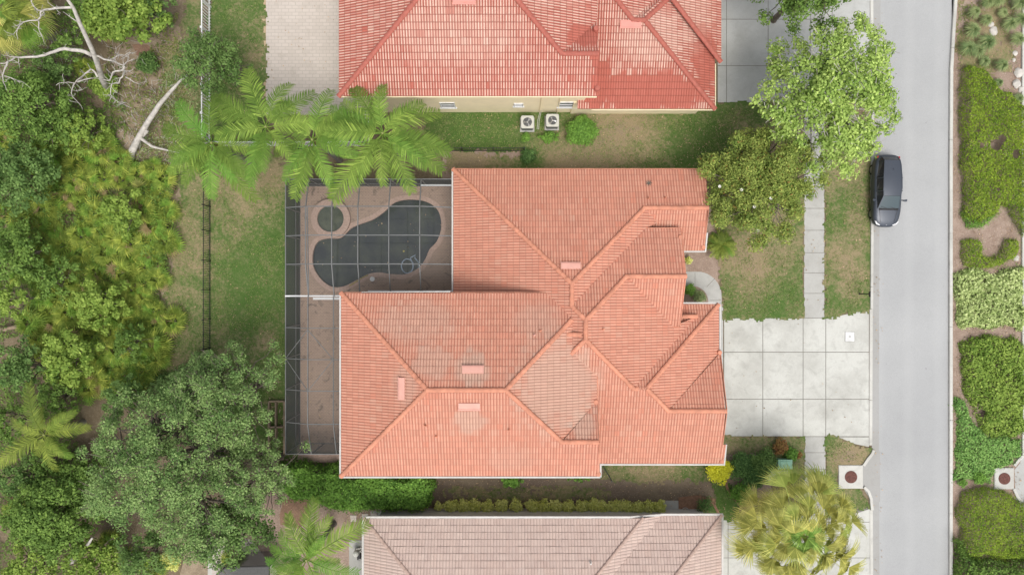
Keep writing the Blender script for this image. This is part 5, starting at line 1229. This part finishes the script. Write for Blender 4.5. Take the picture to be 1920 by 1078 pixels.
# hedges beside the house
hedge([(530, 862), (640, 868), (650, 880), (800, 884), (815, 896), (813, 936), (790, 945), (640, 947), (600, 935), (560, 925), (530, 905)], 1.6, 'long bright green clipped hedge below the left corner of the central roof', 'hedge_g', 41, size=.13, dens=300, rough=.10)
hx = [(770, 7), (791, 8), (822, 9), (845, 15), (868, 16), (890, 17), (914, 15), (940, 15), (968, 15), (998, 15), (1020, 16), (1043, 17), (1066, 16), (1090, 16), (1114, 15), (1130, 16), (1152, 17), (1174, 16), (1196, 16), (1218, 17), (1238, 15)]
words = ('leftmost and smallest', 'second from the left, small', 'third from the left', 'fourth from the left', 'fifth from the left', 'sixth from the left', 'seventh from the left', 'eighth from the left, standing apart', 'ninth from the left, standing apart', 'tenth from the left', 'eleventh from the left', 'middle one', 'tenth from the right', 'ninth from the right', 'eighth from the right', 'seventh from the right', 'sixth from the right', 'fifth from the right', 'fourth from the right', 'third from the right', 'last on the right')
words = [w for w in words]
for i, (x, r) in enumerate(hx):
    w = words[i] if i < len(words) else ''
    shrub(x, 950+(2 if i > 14 else 0), r+.5, 1.1, 'yellow-green variegated shrub in the row above the tan roof, '+w, 'varihedge', 50+i, group='variegated shrubs in the row above the tan roof', size=.10, ry=16 if i > 2 else r+2, nb=9, per=460)
# planted median
hedge([(1797, 132), (1812, 126), (1838, 133), (1856, 158), (1864, 176), (1882, 175), (1900, 190), (1916, 215), (1916, 440), (1903, 428), (1885, 392), (1866, 385), (1860, 402), (1830, 418), (1803, 400), (1799, 300)], .85, 'tall lime green clipped mass between the kerbs at the upper right', 'hedge', 81, size=.08, dens=400, rough=.13, wob=.2, holes=((1814, 180, 3), (1836, 245, 3), (1843, 270, 6), (1868, 272, 12), (1880, 258, 7), (1908, 286, 9), (1850, 215, 2), (1895, 330, 4), (1830, 340, 3), (1872, 355, 4)))
hedge([(1800, 395), (1830, 412), (1862, 402), (1850, 420), (1835, 428), (1810, 425)], .5, 'low ragged green fringe below the tall lime green mass', 'hedge_g', 83, size=.08, dens=300)
hedge([(1799, 452), (1815, 448), (1832, 454), (1835, 478), (1850, 484), (1870, 478), (1880, 455), (1900, 452), (1902, 468), (1895, 482), (1870, 494), (1840, 499), (1810, 494), (1799, 478)], .6, 'C-shaped lime green clipped hedge in the median', 'hedge', 84, size=.07, dens=430, rough=.05)
hedge([(1788, 520), (1805, 504), (1840, 505), (1862, 515), (1880, 505), (1915, 498), (1915, 620), (1890, 612), (1860, 614), (1800, 612), (1787, 600)], .45, 'pale variegated shrub patch in the middle of the median', 'variegated', 85, cat='shrub patch', name='shrub_patch', size=.14, dens=230, rough=.12, holes=((1848, 525, 5), (1862, 575, 5)))
hedge([(1803, 645), (1820, 634), (1860, 630), (1900, 632), (1916, 650), (1916, 812), (1895, 818), (1850, 815), (1835, 800), (1830, 775), (1810, 750), (1800, 690)], .6, 'yellow-green shrub patch below the pale variegated one', 'bright', 86, cat='shrub patch', name='shrub_patch', size=.13, dens=230, rough=.15, holes=((1843, 775, 7),))
hedge([(1788, 745), (1803, 748), (1815, 775), (1830, 800), (1850, 818), (1912, 822), (1912, 858), (1895, 872), (1865, 876), (1860, 905), (1830, 902), (1790, 898)], .35, 'flat grey-green ground cover beside the storm drain of the median', 'cover', 87, cat='ground cover', name='ground_cover', size=.10, dens=330, rough=.07, kind='stuff')
hedge([(1793, 950), (1800, 925), (1830, 912), (1860, 915), (1890, 930), (1935, 945), (1935, 1040), (1880, 1045), (1830, 1035), (1800, 1040)], 1.0, 'smooth lime green rounded shrub mass below the storm drain of the median', 'hedge', 88, size=.07, dens=430, rough=.10, round_=.6)
hedge([(1788, 1010), (1800, 1035), (1850, 1050), (1935, 1030), (1935, 1120), (1788, 1120)], 1.3, 'dark green shrub mass in the bottom right corner', 'scrubtree', 89, size=.12, dens=260, rough=.2, round_=.5)
shrub(1838, 897, 14, .7, 'small round shrub left of the storm drain slab of the median', 'hedge_g', 90, size=.1)
shrub(1806, 906, 9, .5, 'little green shrub on the bare strip by the right kerb', 'hedge_g', 91, size=.1)
def tuft(px, py, rpx, h, label, seed):
    rg = np.random.default_rng(seed); n = 420; a = rg.uniform(0, 6.283, n); r = rpx*.033; L = h*rg.uniform(.7, 1.1, n); out = rg.uniform(.15, 1.0, n)*r
    B = np.stack([np.cos(a)*.06, np.sin(a)*.06, np.zeros(n)], 1); Mi = np.stack([np.cos(a)*out*.45, np.sin(a)*out*.45, L*.8], 1); E = np.stack([np.cos(a+.2)*out, np.sin(a+.2)*out, L*(1-.5*out/r)], 1)
    s = np.stack([-np.sin(a), np.cos(a), np.zeros(n)], 1)*.012
    V = np.stack([B-s, B+s, Mi+s*1.3, Mi-s*1.3, E+s*.3, E-s*.3], 1).reshape(-1, 3); i = np.arange(n)[:, None]*6
    F = np.concatenate([i+np.array([[0, 1, 2, 3]]), i+np.array([[3, 2, 4, 5]])])
    o = link('grass_clump', raw_mesh('grass_clump', V, F, M['tuft']), loc=(*G(px, py, 0), 0)); tag(o, label, 'grass clump', 'ornamental grass clumps at the top of the median')
for i, (x, y, r, w) in enumerate(((1818, 29, 13, 'top left, nearest the kerb'), (1840, 43, 13, 'to the right of the one nearest the kerb'), (1874, 28, 11, 'a little above the largest white rock'), (1902, 12, 18, 'in the top right corner'), (1862, 5, 16, 'cut off by the top edge'), (1842, 10, 14, 'left of the one cut off by the top edge'), (1884, 50, 16, 'right of the largest white rock'), (1903, 42, 17, 'against the far kerb under the corner one'), (1898, 78, 16, 'beside the small white rock near the far kerb'),
                                 (1815, 62, 17, 'under the one nearest the kerb'), (1842, 84, 20, 'largest, in the middle of the group'), (1806, 95, 18, 'close to the kerb, above the lime green mass'), (1824, 100, 17, 'between the largest clump and the kerb'), (1869, 127, 14, 'lone pale one left of the flat white rock'), (1866, 158, 10, 'small dark one touching the lime green mass'), (1903, 187, 12, 'beside the lime green mass near the right edge'), (1840, 118, 12, 'yellowish low one above the lime green mass'))):
    tuft(x, y, r*1.15, .9 if r > 12 else .6, 'feathery green ornamental grass clump, '+w, 100+i)
# fan palm at the bottom right
fan_palm(1500, 1002, 5.2, 118, 'huge yellow-green fan palm over the lower driveway', ['fan'], 5, n=124, leafr=1.2)
fan_palm(8, 22, 4.5, 78, 'yellow-green fan palm in the top left corner', ['palm_y', 'fan'], 8, n=54, leafr=1.2)
# feather palms
palm(717, 250, 6.6, [(664, 154), (717, 161), (791, 185), (820, 193), (842, 290), (830, 318), (777, 357), (683, 323), (608, 371), (640, 190), (616, 212), (826, 258), (655, 345), (740, 335), (760, 200), (690, 180)], 'big feathery palm standing just left of the central roof top corner', 'palm', 2)
palm(498, 238, 6.4, [(469, 127), (406, 180), (536, 151), (582, 168), (602, 236), (455, 262), (478, 330), (430, 225), (560, 290)], 'feathery palm between the other two, overhanging the paver patio', 'palm', 3)
palm(396, 268, 6.0, [(336, 187), (302, 240), (348, 349), (469, 373), (442, 243), (404, 175), (490, 284), (372, 330), (435, 345), (310, 285), (452, 320)], 'feathery palm left of the others, above the black picket fence', 'palm', 4)
palm(585, 262, 6.3, [(510, 284), (550, 373), (568, 356), (610, 158), (640, 215), (552, 215), (655, 290), (600, 330), (530, 235), (628, 250)], 'feathery palm over the white fence left of the biggest one', 'palm', 6)
palm(574, 1050, 6.2, [(593, 935), (688, 982), (520, 1000), (668, 1075), (545, 960), (500, 1050), (620, 1120), (540, 1120), (590, 980), (505, 1090)], 'feathery palm at the bottom left of the tan roof', 'palm', 7)
palm(82, 815, 3.9, [(45, 800), (135, 805), (125, 840), (65, 865), (25, 830), (85, 775), (112, 782), (66, 765), (135, 858), (105, 885)], 'yellowish feathery palm in the scrub near the left edge', 'palm_y', 9)
# oaks and scrub trees
tree(322, 868, 190, 9.0, 'largest grey-green oak filling the lower left', 'oak', 61, nb=150, per=230, size=.115, blob=(.08, .16), twigs=4, shape=(1, 1.05))
tree(425, 745, 122, 8.0, 'fine-leaved grey-green oak above the largest one, beside the cage', 'oak', 62, nb=80, per=230, size=.11, blob=(.10, .19), twigs=5)
tree(478, 890, 92, 7.0, 'grey-green oak reaching the clipped hedge', 'oak', 63, nb=56, per=230, size=.11, blob=(.11, .2), twigs=4)
tree(425, 985, 88, 6.0, 'lower dark oak between the largest oak and the bottom palm', 'oak2', 64, nb=40, per=160, size=.14, twigs=3)
tree(393, 118, 66, 6.0, 'dark green oak standing over the white picket fence', 'oak2', 65, nb=42, per=210, size=.13, twigs=2)
tree(438, 130, 38, 4.5, 'small dark oak between the picket fence and the paver patio', 'oak2', 66, nb=20, per=210, size=.13)
tree(228, 22, 78, 4.6, 'bright green leafy tree at the top left beside the dead one', 'bright', 67, nb=36, per=190, size=.20, shape=(1.1, .8))
tree(140, 92, 40, 3.4, 'dark green small tree behind the thick dead branch', 'scrubtree', 68, nb=20, per=190, size=.15)
tree(48, 195, 78, 5.0, 'dark green tree under the long pale dead branch', 'scrubtree', 69, nb=44, per=190, size=.15)
tree(40, 330, 76, 4.6, 'mid green tree at the left edge level with the leaning log', 'oak2', 70, nb=44, per=190, size=.16)
tree(110, 240, 52, 3.4, 'dark scrub tree below the dead tree', 'scrubtree', 71, nb=28, per=190, size=.15)
tree(28, 470, 66, 4.2, 'green tree at the left edge above the pale fallen trunk', 'scrubtree', 72, nb=36, per=190, size=.16)
tree(25, 560, 46, 3.8, 'small green tree just above the fallen trunk at the left edge', 'bright', 73, nb=24, per=190, size=.16)
tree(230, 395, 46, 3.0, 'bright green low tree among the palmettos right of the centre of the scrub', 'bright', 74, nb=24, per=200, size=.18)
tree(185, 570, 60, 3.2, 'bright green spreading tree among the lower palmettos', 'bright', 75, nb=30, per=200, size=.18)
tree(130, 668, 60, 4.0, 'bright green tree right below the fallen trunk', 'bright', 76, nb=34, per=200, size=.17)
tree(45, 690, 56, 4.4, 'mid green tree at the left edge below the fallen trunk', 'oak2', 77, nb=32, per=190, size=.16)
tree(22, 790, 46, 3.6, 'deep green tree at the left edge behind the yellowish palm', 'scrubtree', 78, nb=26, per=190, size=.15)
tree(105, 745, 42, 3.2, 'dark green tree above the yellowish palm', 'scrubtree', 79, nb=22, per=190, size=.15)
tree(95, 965, 92, 5.0, 'leafy mid green tree near the bottom left corner', 'scrubtree', 80, nb=54, per=200, size=.16)
tree(60, 1060, 60, 3.6, 'low green tree touching the bottom edge at the left', 'bright', 92, nb=30, per=190, size=.16)
tree(175, 1050, 55, 3.6, 'yellow-green small tree at the bottom edge', 'bright', 93, nb=28, per=190, size=.16)
tree(180, 890, 48, 3.4, 'dark green tree wedged between the largest oak and its left neighbour', 'scrubtree', 94, nb=24, per=190, size=.16)
tree(270, 1040, 62, 4.2, 'dark green tree at the bottom edge under the largest oak', 'oak2', 95, nb=30, per=180, size=.14, twigs=2)
tree(170, 30, 46, 3.6, 'green leafy tree behind the trunk of the dead tree', 'scrubtree', 142, nb=24, per=190, size=.16)
tree(95, 130, 44, 2.6, 'low dark tree between the two thick dead branches', 'oak2', 143, nb=22, per=190, size=.14)
tree(290, 22, 40, 3.0, 'small mid green tree at the top between the leafy one and the white fence', 'oak2', 144, nb=20, per=190, size=.15)
tree(155, 245, 50, 2.8, 'mid green low tree just below the twigs of the dead tree', 'bright', 145, nb=24, per=190, size=.15)
tree(245, 640, 42, 2.6, 'mid green bush-like tree near the lower edge of the palmettos', 'scrubtree', 146, nb=22, per=190, size=.16)
tree(235, 745, 50, 3.4, 'green tree where the scrub meets the largest oak', 'oak2', 147, nb=26, per=190, size=.15)
tree(100, 860, 44, 3.0, 'dark green tree under the yellowish palm', 'scrubtree', 148, nb=22, per=190, size=.15)
tree(35, 900, 46, 3.2, 'mid green tree at the left edge under the yellowish palm', 'oak2', 149, nb=24, per=190, size=.15)
tree(100, 520, 50, 2.9, 'olive green low tree left of the lower palmettos', 'scrubtree', 150, nb=26, per=190, size=.15)
shrub(275, 118, 24, 1.4, 'dark round shrub beside the rust-brown litter', 'oak2', 96, size=.12)
shrub(195, 160, 28, 1.2, 'yellow-green shrub at the foot of the dead tree', 'bright', 97, size=.15)
shrub(195, 255, 22, 1.0, 'green shrub left of the leaning log', 'bright', 98, size=.14)
shrub(320, 1050, 22, 1.0, 'yellow-green shrub beside the pale patio border', 'varihedge', 99, size=.13)
hedge([(300, 700), (345, 690), (390, 660), (430, 680), (400, 740), (330, 760), (290, 740)], .8, 'low green thicket at the foot of the oak beside the path', 'oak', 141, cat='thicket', name='thicket', size=.13, dens=160, rough=.25, wob=.5)
# undergrowth of the scrub: uncountable
def undergrowth(pts, n, h, mat, seed, label, size=.14):
    rg = np.random.default_rng(seed); P = organic(pts, .5, seed=seed); xs = [p[0] for p in P]; ys = [p[1] for p in P]
    X = rg.uniform(min(xs), max(xs), n); Y = rg.uniform(min(ys), max(ys), n); d = fnoise(X, Y, .8, seed)+.6*fnoise(X, Y, 2.3, seed+2); m = inside(P, X, Y) & (d > -.6); X = X[m]; Y = Y[m]; d = d[m]
    Z = .05+h*np.clip(.5+d*.7, 0, 1.3)*rg.random(len(X))**.5
    V, F = leaf_quads(np.stack([X, Y, Z], 1), unit(np.array([0, 0, 1.0])+rg.normal(size=(len(X), 3))*.6), size, rg, aspect=.45)
    tag(link('undergrowth', raw_mesh('undergrowth', V, F, M[mat])), label, 'undergrowth', kind='stuff')
undergrowth([(-20, -20), (150, -20), (170, 120), (240, 200), (235, 300), (335, 330), (325, 470), (300, 560), (305, 700), (270, 760), (160, 760), (140, 1100), (-20, 1100)], 95000, 1.1, 'scrubtree', 31, 'dense green undergrowth of the scrub west of the lawn')
undergrowth([(80, 240), (230, 290), (330, 330), (322, 470), (300, 560), (300, 690), (260, 730), (90, 730), (60, 500)], 13000, .5, 'under', 32, 'brownish green low undergrowth between the palmettos', .16)
undergrowth([(200, 60), (330, 20), (350, 120), (330, 330), (240, 320), (200, 190)], 9000, .35, 'under', 34, 'sparse weeds and dry brush in the clearing under the dead tree', .13)
undergrowth([(230, 330), (320, 120), (390, 190), (360, 330)], 2500, .5, 'tuft', 33, 'thin weeds around the leaning log')
# grass blades standing on the lawns, and dry leaves blown over everything
def scatter(name, regions, mat, size, seed, label, zz, flat=.35, aspect=.4, clear=()):
    rg = np.random.default_rng(seed); CC = []
    for pts, n in regions:
        P = poly_px(pts); xs = [p[0] for p in P]; ys = [p[1] for p in P]; X = rg.uniform(min(xs), max(xs), n); Y = rg.uniform(min(ys), max(ys), n)
        m = inside(P, X, Y) & (fnoise(X, Y, 1.1, seed)+.7*fnoise(X, Y, 3.1, seed+1)+rg.normal(0, .35, n) > -.15); X = X[m]; Y = Y[m]; CC.append(np.stack([X, Y, np.full(len(X), zz)+rg.random(len(X))*.03], 1))
    C_ = np.concatenate(CC); V, F = leaf_quads(C_, unit(np.array([0, 0, 1.0])+rg.normal(size=(len(C_), 3))*flat), size, rg, aspect); V[:, 2] = np.maximum(V[:, 2], .012)
    tag(link(name, raw_mesh(name, V, F, M[mat])), label, name.replace('_', ' '), kind='stuff')
LR = [([(800, 214), (1430, 205), (1430, 312), (1110, 312), (1000, 280), (800, 280)], 26000), ([(398, -20), (488, -20), (488, 200), (398, 200)], 7000), ([(400, 330), (533, 330), (533, 760), (400, 720)], 22000), ([(305, 400), (394, 340), (394, 680), (300, 720)], 12000),
      ([(1345, 350), (1505, 350), (1505, 597), (1358, 597)], 16000), ([(1549, 240), (1631, 240), (1631, 583), (1549, 595)], 11000), ([(1360, 820), (1506, 820), (1506, 900), (1440, 900), (1420, 850)], 3500), ([(1550, 820), (1600, 835), (1628, 850), (1570, 875), (1570, 918), (1612, 918), (1630, 948), (1550, 964)], 3500), ([(1135, 862), (1355, 862), (1376, 968), (1330, 968), (1340, 900), (1135, 898)], 5000), ([(1795, -20), (1905, -20), (1905, 130), (1795, 130)], 4000)]
scatter('grass_blades', LR, 'turf', .10, 91, 'short grass blades of the lawns', .035, .6, .35)
scatter('fallen_leaves', [([(1340, 200), (1640, 200), (1640, 590), (1345, 590)], 700), ([(300, 60), (500, 60), (530, 800), (290, 800)], 1500), ([(535, 870), (1400, 870), (1400, 980), (535, 980)], 1500), ([(800, 215), (1430, 215), (1430, 315), (800, 315)], 900), ([(565, 350), (850, 350), (850, 545), (640, 560), (640, 840), (565, 840)], 260), ([(1785, -30), (1915, -30), (1915, 1100), (1785, 1100)], 2500), ([(1636, -30), (1656, -30), (1656, 1100), (1636, 1100)], 160), ([(1360, 600), (1630, 600), (1630, 815), (1360, 815)], 60), ([(500, 0), (635, 0), (635, 200), (500, 200)], 90)], 'dryleaf', .09, 92, 'dry brown leaves scattered over the ground', .07, .3, .6)
# saw palmettos: one built, then copied
PM = [[fan_mesh('frond', .52+.06*k, M['palmetto'], 60+k+7*v, n=13, span=3.4+.2*k, stalk=.30+.1*k, droop=.15+.12*k) for k in range(3)] for v in range(2)]
def palmetto_proto():
    root = empty('saw_palmetto', (0, 0, 0), 'yellow-green saw palmetto clump in the scrub west of the lawn', 'palmetto', 'saw palmettos spread through the scrub'); rnd = random.Random(4)
    for i in range(13):
        o = link('frond', PM[i % 2][i % 3], root, (0, 0, .25+.25*rnd.random()), 0, rnd.uniform(.85, 1.25)); o.rotation_euler = (rnd.uniform(-.4, .4), rnd.uniform(-.7, .35), i*2.4+rnd.uniform(-.3, .3))
    b = MB(); b.tube([(0, 0, 0), (.1, .05, .18), (.15, .1, .4)], [.09, .08, .04], 6); b.build('stem', M['palm_bark'], root); return root
proto = palmetto_proto(); rnd = random.Random(77); spots = []
reg = [(70, 250), (150, 240), (230, 300), (325, 325), (332, 400), (325, 470), (300, 560), (312, 640), (290, 700), (230, 740), (100, 700), (70, 600), (80, 450), (60, 350)]
RP = poly_px(reg)
while len(spots) < 105:
    px, py = rnd.uniform(50, 335), rnd.uniform(230, 745); x, y = G(px, py)
    if not inside(RP, np.array([x]), np.array([y]))[0]: continue
    if any((x-a)**2+(y-c)**2 < .8 for a, c in spots): continue
    spots.append((x, y))
spots += [G(*p) for p in ((165, 130), (145, 270), (120, 300), (20, 270), (250, 1050), (295, 1062), (215, 1010), (40, 950), (330, 600), (440, 1040), (130, 640), (15, 400), (60, 420), (45, 520), (380, 300), (250, 20), (180, 40), (215, 50), (300, 400), (215, 62))]
kids = list(proto.children)
own = ['right of the two white limbs of the dead tree', 'among low trees below the dead tree', 'below left of the dead tree, between two dark trees', 'at the left edge between the dark tree and the mid green one', 'at the bottom edge under the largest oak', 'beside the pale litter path at the bottom edge', 'under the lower rim of the largest oak', 'near the pale boulder at the left edge', 'alone at the lawn edge right of the scrub', 'beside the pale patio border at the bottom', 'above the bright green tree by the fallen trunk', 'near the left edge above the fallen trunk, first of three', 'near the left edge above the fallen trunk, second of three', 'near the left edge just above the fallen trunk', 'under the leftmost feathery palm', 'at the top edge beside the leafy tree', 'between the dead tree trunk and the leafy tree', 'under the leafy tree at the top left', 'at the right rim of the scrub beside the lawn', 'at the lower rim of the leafy tree at the top left']
for i, (x, y) in enumerate(spots):
    if i == 0: r_ = proto
    else:
        r_ = proto.copy(); COL.objects.link(r_)
        for k in kids:
            c = k.copy(); COL.objects.link(c); c.parent = r_
    j_ = i-(len(spots)-len(own))
    if j_ >= 0: r_['label'] = 'saw palmetto '+own[j_]
    r_.location = (x, y, rnd.uniform(0, .3)); r_.rotation_euler = (rnd.uniform(-.12, .12), rnd.uniform(-.12, .12), rnd.uniform(0, 6.28)); s = rnd.uniform(.65, 1.15); r_.scale = (s, s, s)
# dead tree: pale bare branches (photo crop pixels / 4.147)
dt = empty('dead_tree', (*G(203, 172), 0), 'bare dead tree with pale twisting branches at the top left', 'dead tree')
def dz(pts, zs): n = len(pts); return [P3(x/4.147, y/4.147, zs[0]+(zs[1]-zs[0])*i/(n-1)) for i, (x, y) in enumerate(pts)]
b = MB(); b.tube([P3(203, 172, 0), P3(192, 150, 2.2), P3(182, 118, 4.2), P3(172, 92, 5.4), P3(150, 45, 7.0), P3(137, 14, 8.0), P3(112, -20, 9.0)], [.20, .17, .15, .13, .11, .09, .06], 10); local(b.build('trunk', M['dead'], smooth=True), dt)
b = MB(); rnd = random.Random(3)
for pts, zs, r0 in (([(560, 60), (430, 65), (380, 75), (320, 90), (318, 130), (290, 160), (180, 175), (135, 230), (140, 310)], (7, 6.4), .10), ([(320, 90), (270, 60), (245, 20), (250, -20)], (6.6, 7.2), .06), ([(300, 155), (300, 220), (330, 285), (345, 345)], (6.5, 6.1), .05),
        ([(180, 175), (150, 200), (105, 270), (125, 300)], (6.5, 6.2), .035), ([(320, 90), (350, 110), (355, 145)], (6.5, 6.4), .03), ([(430, 65), (455, 95), (468, 122)], (6.6, 6.6), .03), ([(600, 170), (540, 130), (490, 95)], (6, 6.6), .05),
        ([(710, 430), (620, 395), (500, 380), (420, 405), (350, 430), (220, 445), (120, 445), (60, 480), (0, 495)], (4.6, 6.2), .17), ([(60, 480), (40, 530), (20, 590), (25, 640), (50, 705)], (6.2, 6.0), .07), ([(25, 590), (80, 605), (130, 625), (180, 640), (240, 688)], (6, 5.8), .04), ([(80, 605), (120, 655)], (6, 5.8), .025), ([(140, 450), (145, 490), (152, 532)], (6.2, 6), .035), ([(120, 445), (60, 437), (10, 425)], (6.2, 6.4), .035), ([(20, 590), (0, 540)], (6, 6.3), .03), ([(20, 590), (0, 620)], (6, 6.3), .03),
        ([(705, 435), (770, 440), (850, 470), (910, 490), (960, 510), (990, 480), (1040, 460)], (4.6, 6.0), .09), ([(885, 475), (905, 440), (930, 430), (970, 435), (1020, 410), (1060, 415)], (5.4, 6), .05), ([(930, 430), (900, 415), (885, 420)], (5.6, 5.8), .025), ([(965, 515), (960, 545), (900, 555), (870, 580), (850, 630), (800, 620), (760, 600)], (5.6, 4.2), .09), ([(960, 545), (1000, 555), (1035, 575)], (5.5, 5.6), .035),
        ([(970, 545), (950, 600), (925, 650), (870, 655), (860, 740), (900, 780), (950, 810), (1020, 842)], (5.4, 5.2), .06), ([(870, 750), (850, 798)], (5.2, 5.1), .03), ([(880, 740), (900, 720), (975, 765)], (5.2, 5.2), .022), ([(940, 800), (985, 800), (1010, 830)], (5.2, 5.2), .025), ([(850, 655), (880, 650)], (5.3, 5.3), .03), ([(860, 600), (845, 565)], (5.3, 5.3), .02),
        ([(760, 600), (740, 565), (705, 540), (660, 575), (620, 610), (580, 650), (500, 645), (435, 665)], (3.8, 4.8), .09), ([(580, 650), (560, 700), (565, 755), (610, 800), (642, 855)], (4.6, 4.6), .05), ([(460, 655), (460, 705)], (4.8, 4.7), .025), ([(570, 670), (590, 690)], (4.6, 4.6), .02), ([(590, 710), (640, 700), (690, 680)], (4.2, 4.0), .02), ([(865, 300), (875, 350)], (3, 3), .02), ([(1100, 455), (1140, 510)], (2.5, 2.5), .02), ([(600, 640), (680, 615), (750, 610)], (3.8, 3.6), .07), ([(975, 600), (1040, 640), (1100, 665)], (3, 2.6), .05)):
    P = dz(pts, zs); n = len(P); D = []
    for i in range(n-1): D += [P[i], P[i].lerp(P[i+1], .5)+Vector([rnd.uniform(-.06, .06) for _ in range(3)])]
    D.append(P[-1]); m = len(D); b.tube(D, [r0*.75*(1-.8*i/(m-1)) for i in range(m)], 7)
    for i in range(2, m-1, 2):
        for _ in range(3 if r0 < .12 else 1):
            if rnd.random() < .75: q = D[i]+Vector((rnd.uniform(-.35, .35), rnd.uniform(-.35, .35), rnd.uniform(0, .3))); b.tube([D[i], q, q+Vector((rnd.uniform(-.15, .15), rnd.uniform(-.15, .15), .1))], [.018, .012, .006], 5)
local(b.build('branches', M['dead'], smooth=True), dt)
lg = empty('dead_log', (*G(244, 300), 0), 'thick pale grey leaning dead log in the clearing left of the palms', 'dead tree')
b = MB(); b.tube([P3(243, 305, -.1), P3(247, 285, .4), P3(262, 255, 1.0), P3(280, 225, 1.7), P3(300, 195, 2.4), P3(320, 172, 3.0), P3(338, 152, 3.5), P3(352, 142, 3.8)], [.26, .24, .19, .17, .14, .11, .07, .05], 10)
b.tube([P3(262, 258, 1.0), P3(285, 275, .7), P3(318, 283, .4), P3(345, 288, .2)], [.12, .09, .06, .03], 7); b.tube([P3(350, 143, 3.8), P3(350, 130, 4.1)], [.03, .01], 5); b.tube([P3(276, 245, 1.3), P3(262, 262, .6), P3(262, 280, 0)], [.12, .10, .08], 7)
local(b.build('trunk', M['dead'], smooth=True), lg)
b = MB(); b.tube([P3(-20, 620, .6), P3(10, 617, .6), P3(35, 612, .5), P3(58, 607, .3)], [.16, .15, .13, .11], 8); tag(b.build('fallen_log', M['timber'], smooth=True), 'bare fallen trunk entering from the left edge', 'log')
for i, (p, q, l) in enumerate((((165, 1020), (173, 1008), 'short pale stump leaning in the lower left scrub'), ((64, 995), (80, 1001), 'short pale log left of the other stumps in the lower left scrub'), ((148, 997), (153, 1007), 'small pale stick between the two stumps in the lower left scrub'))):
    b = MB(); b.tube([P3(*p, 3.2), P3(*q, 3.7)], [.10, .06], 8); b.tube([P3(*p, 0), P3(*p, 3.2)], [.12, .10], 8); tag(b.build('dead_stump', M['dead'], smooth=True), l, 'stump')
# dry fallen fronds and sticks on the litter
b = MB(); rnd = random.Random(12)
for _ in range(420):
    px, py = rnd.choice(((rnd.uniform(180, 330), rnd.uniform(50, 310)), (rnd.uniform(230, 345), rnd.uniform(150, 320)), (rnd.uniform(60, 150), rnd.uniform(60, 130)))); x, y = G(px, py); a = rnd.uniform(0, 3.14); L = rnd.uniform(.15, .7)
    b.bar((x, y, .03), (x+math.cos(a)*L, y+math.sin(a)*L, .03+rnd.uniform(0, .25)), .018)
tag(b.build('fallen_sticks', M['dead']), 'dry sticks littering the clearing under the dead tree', 'sticks', kind='stuff')
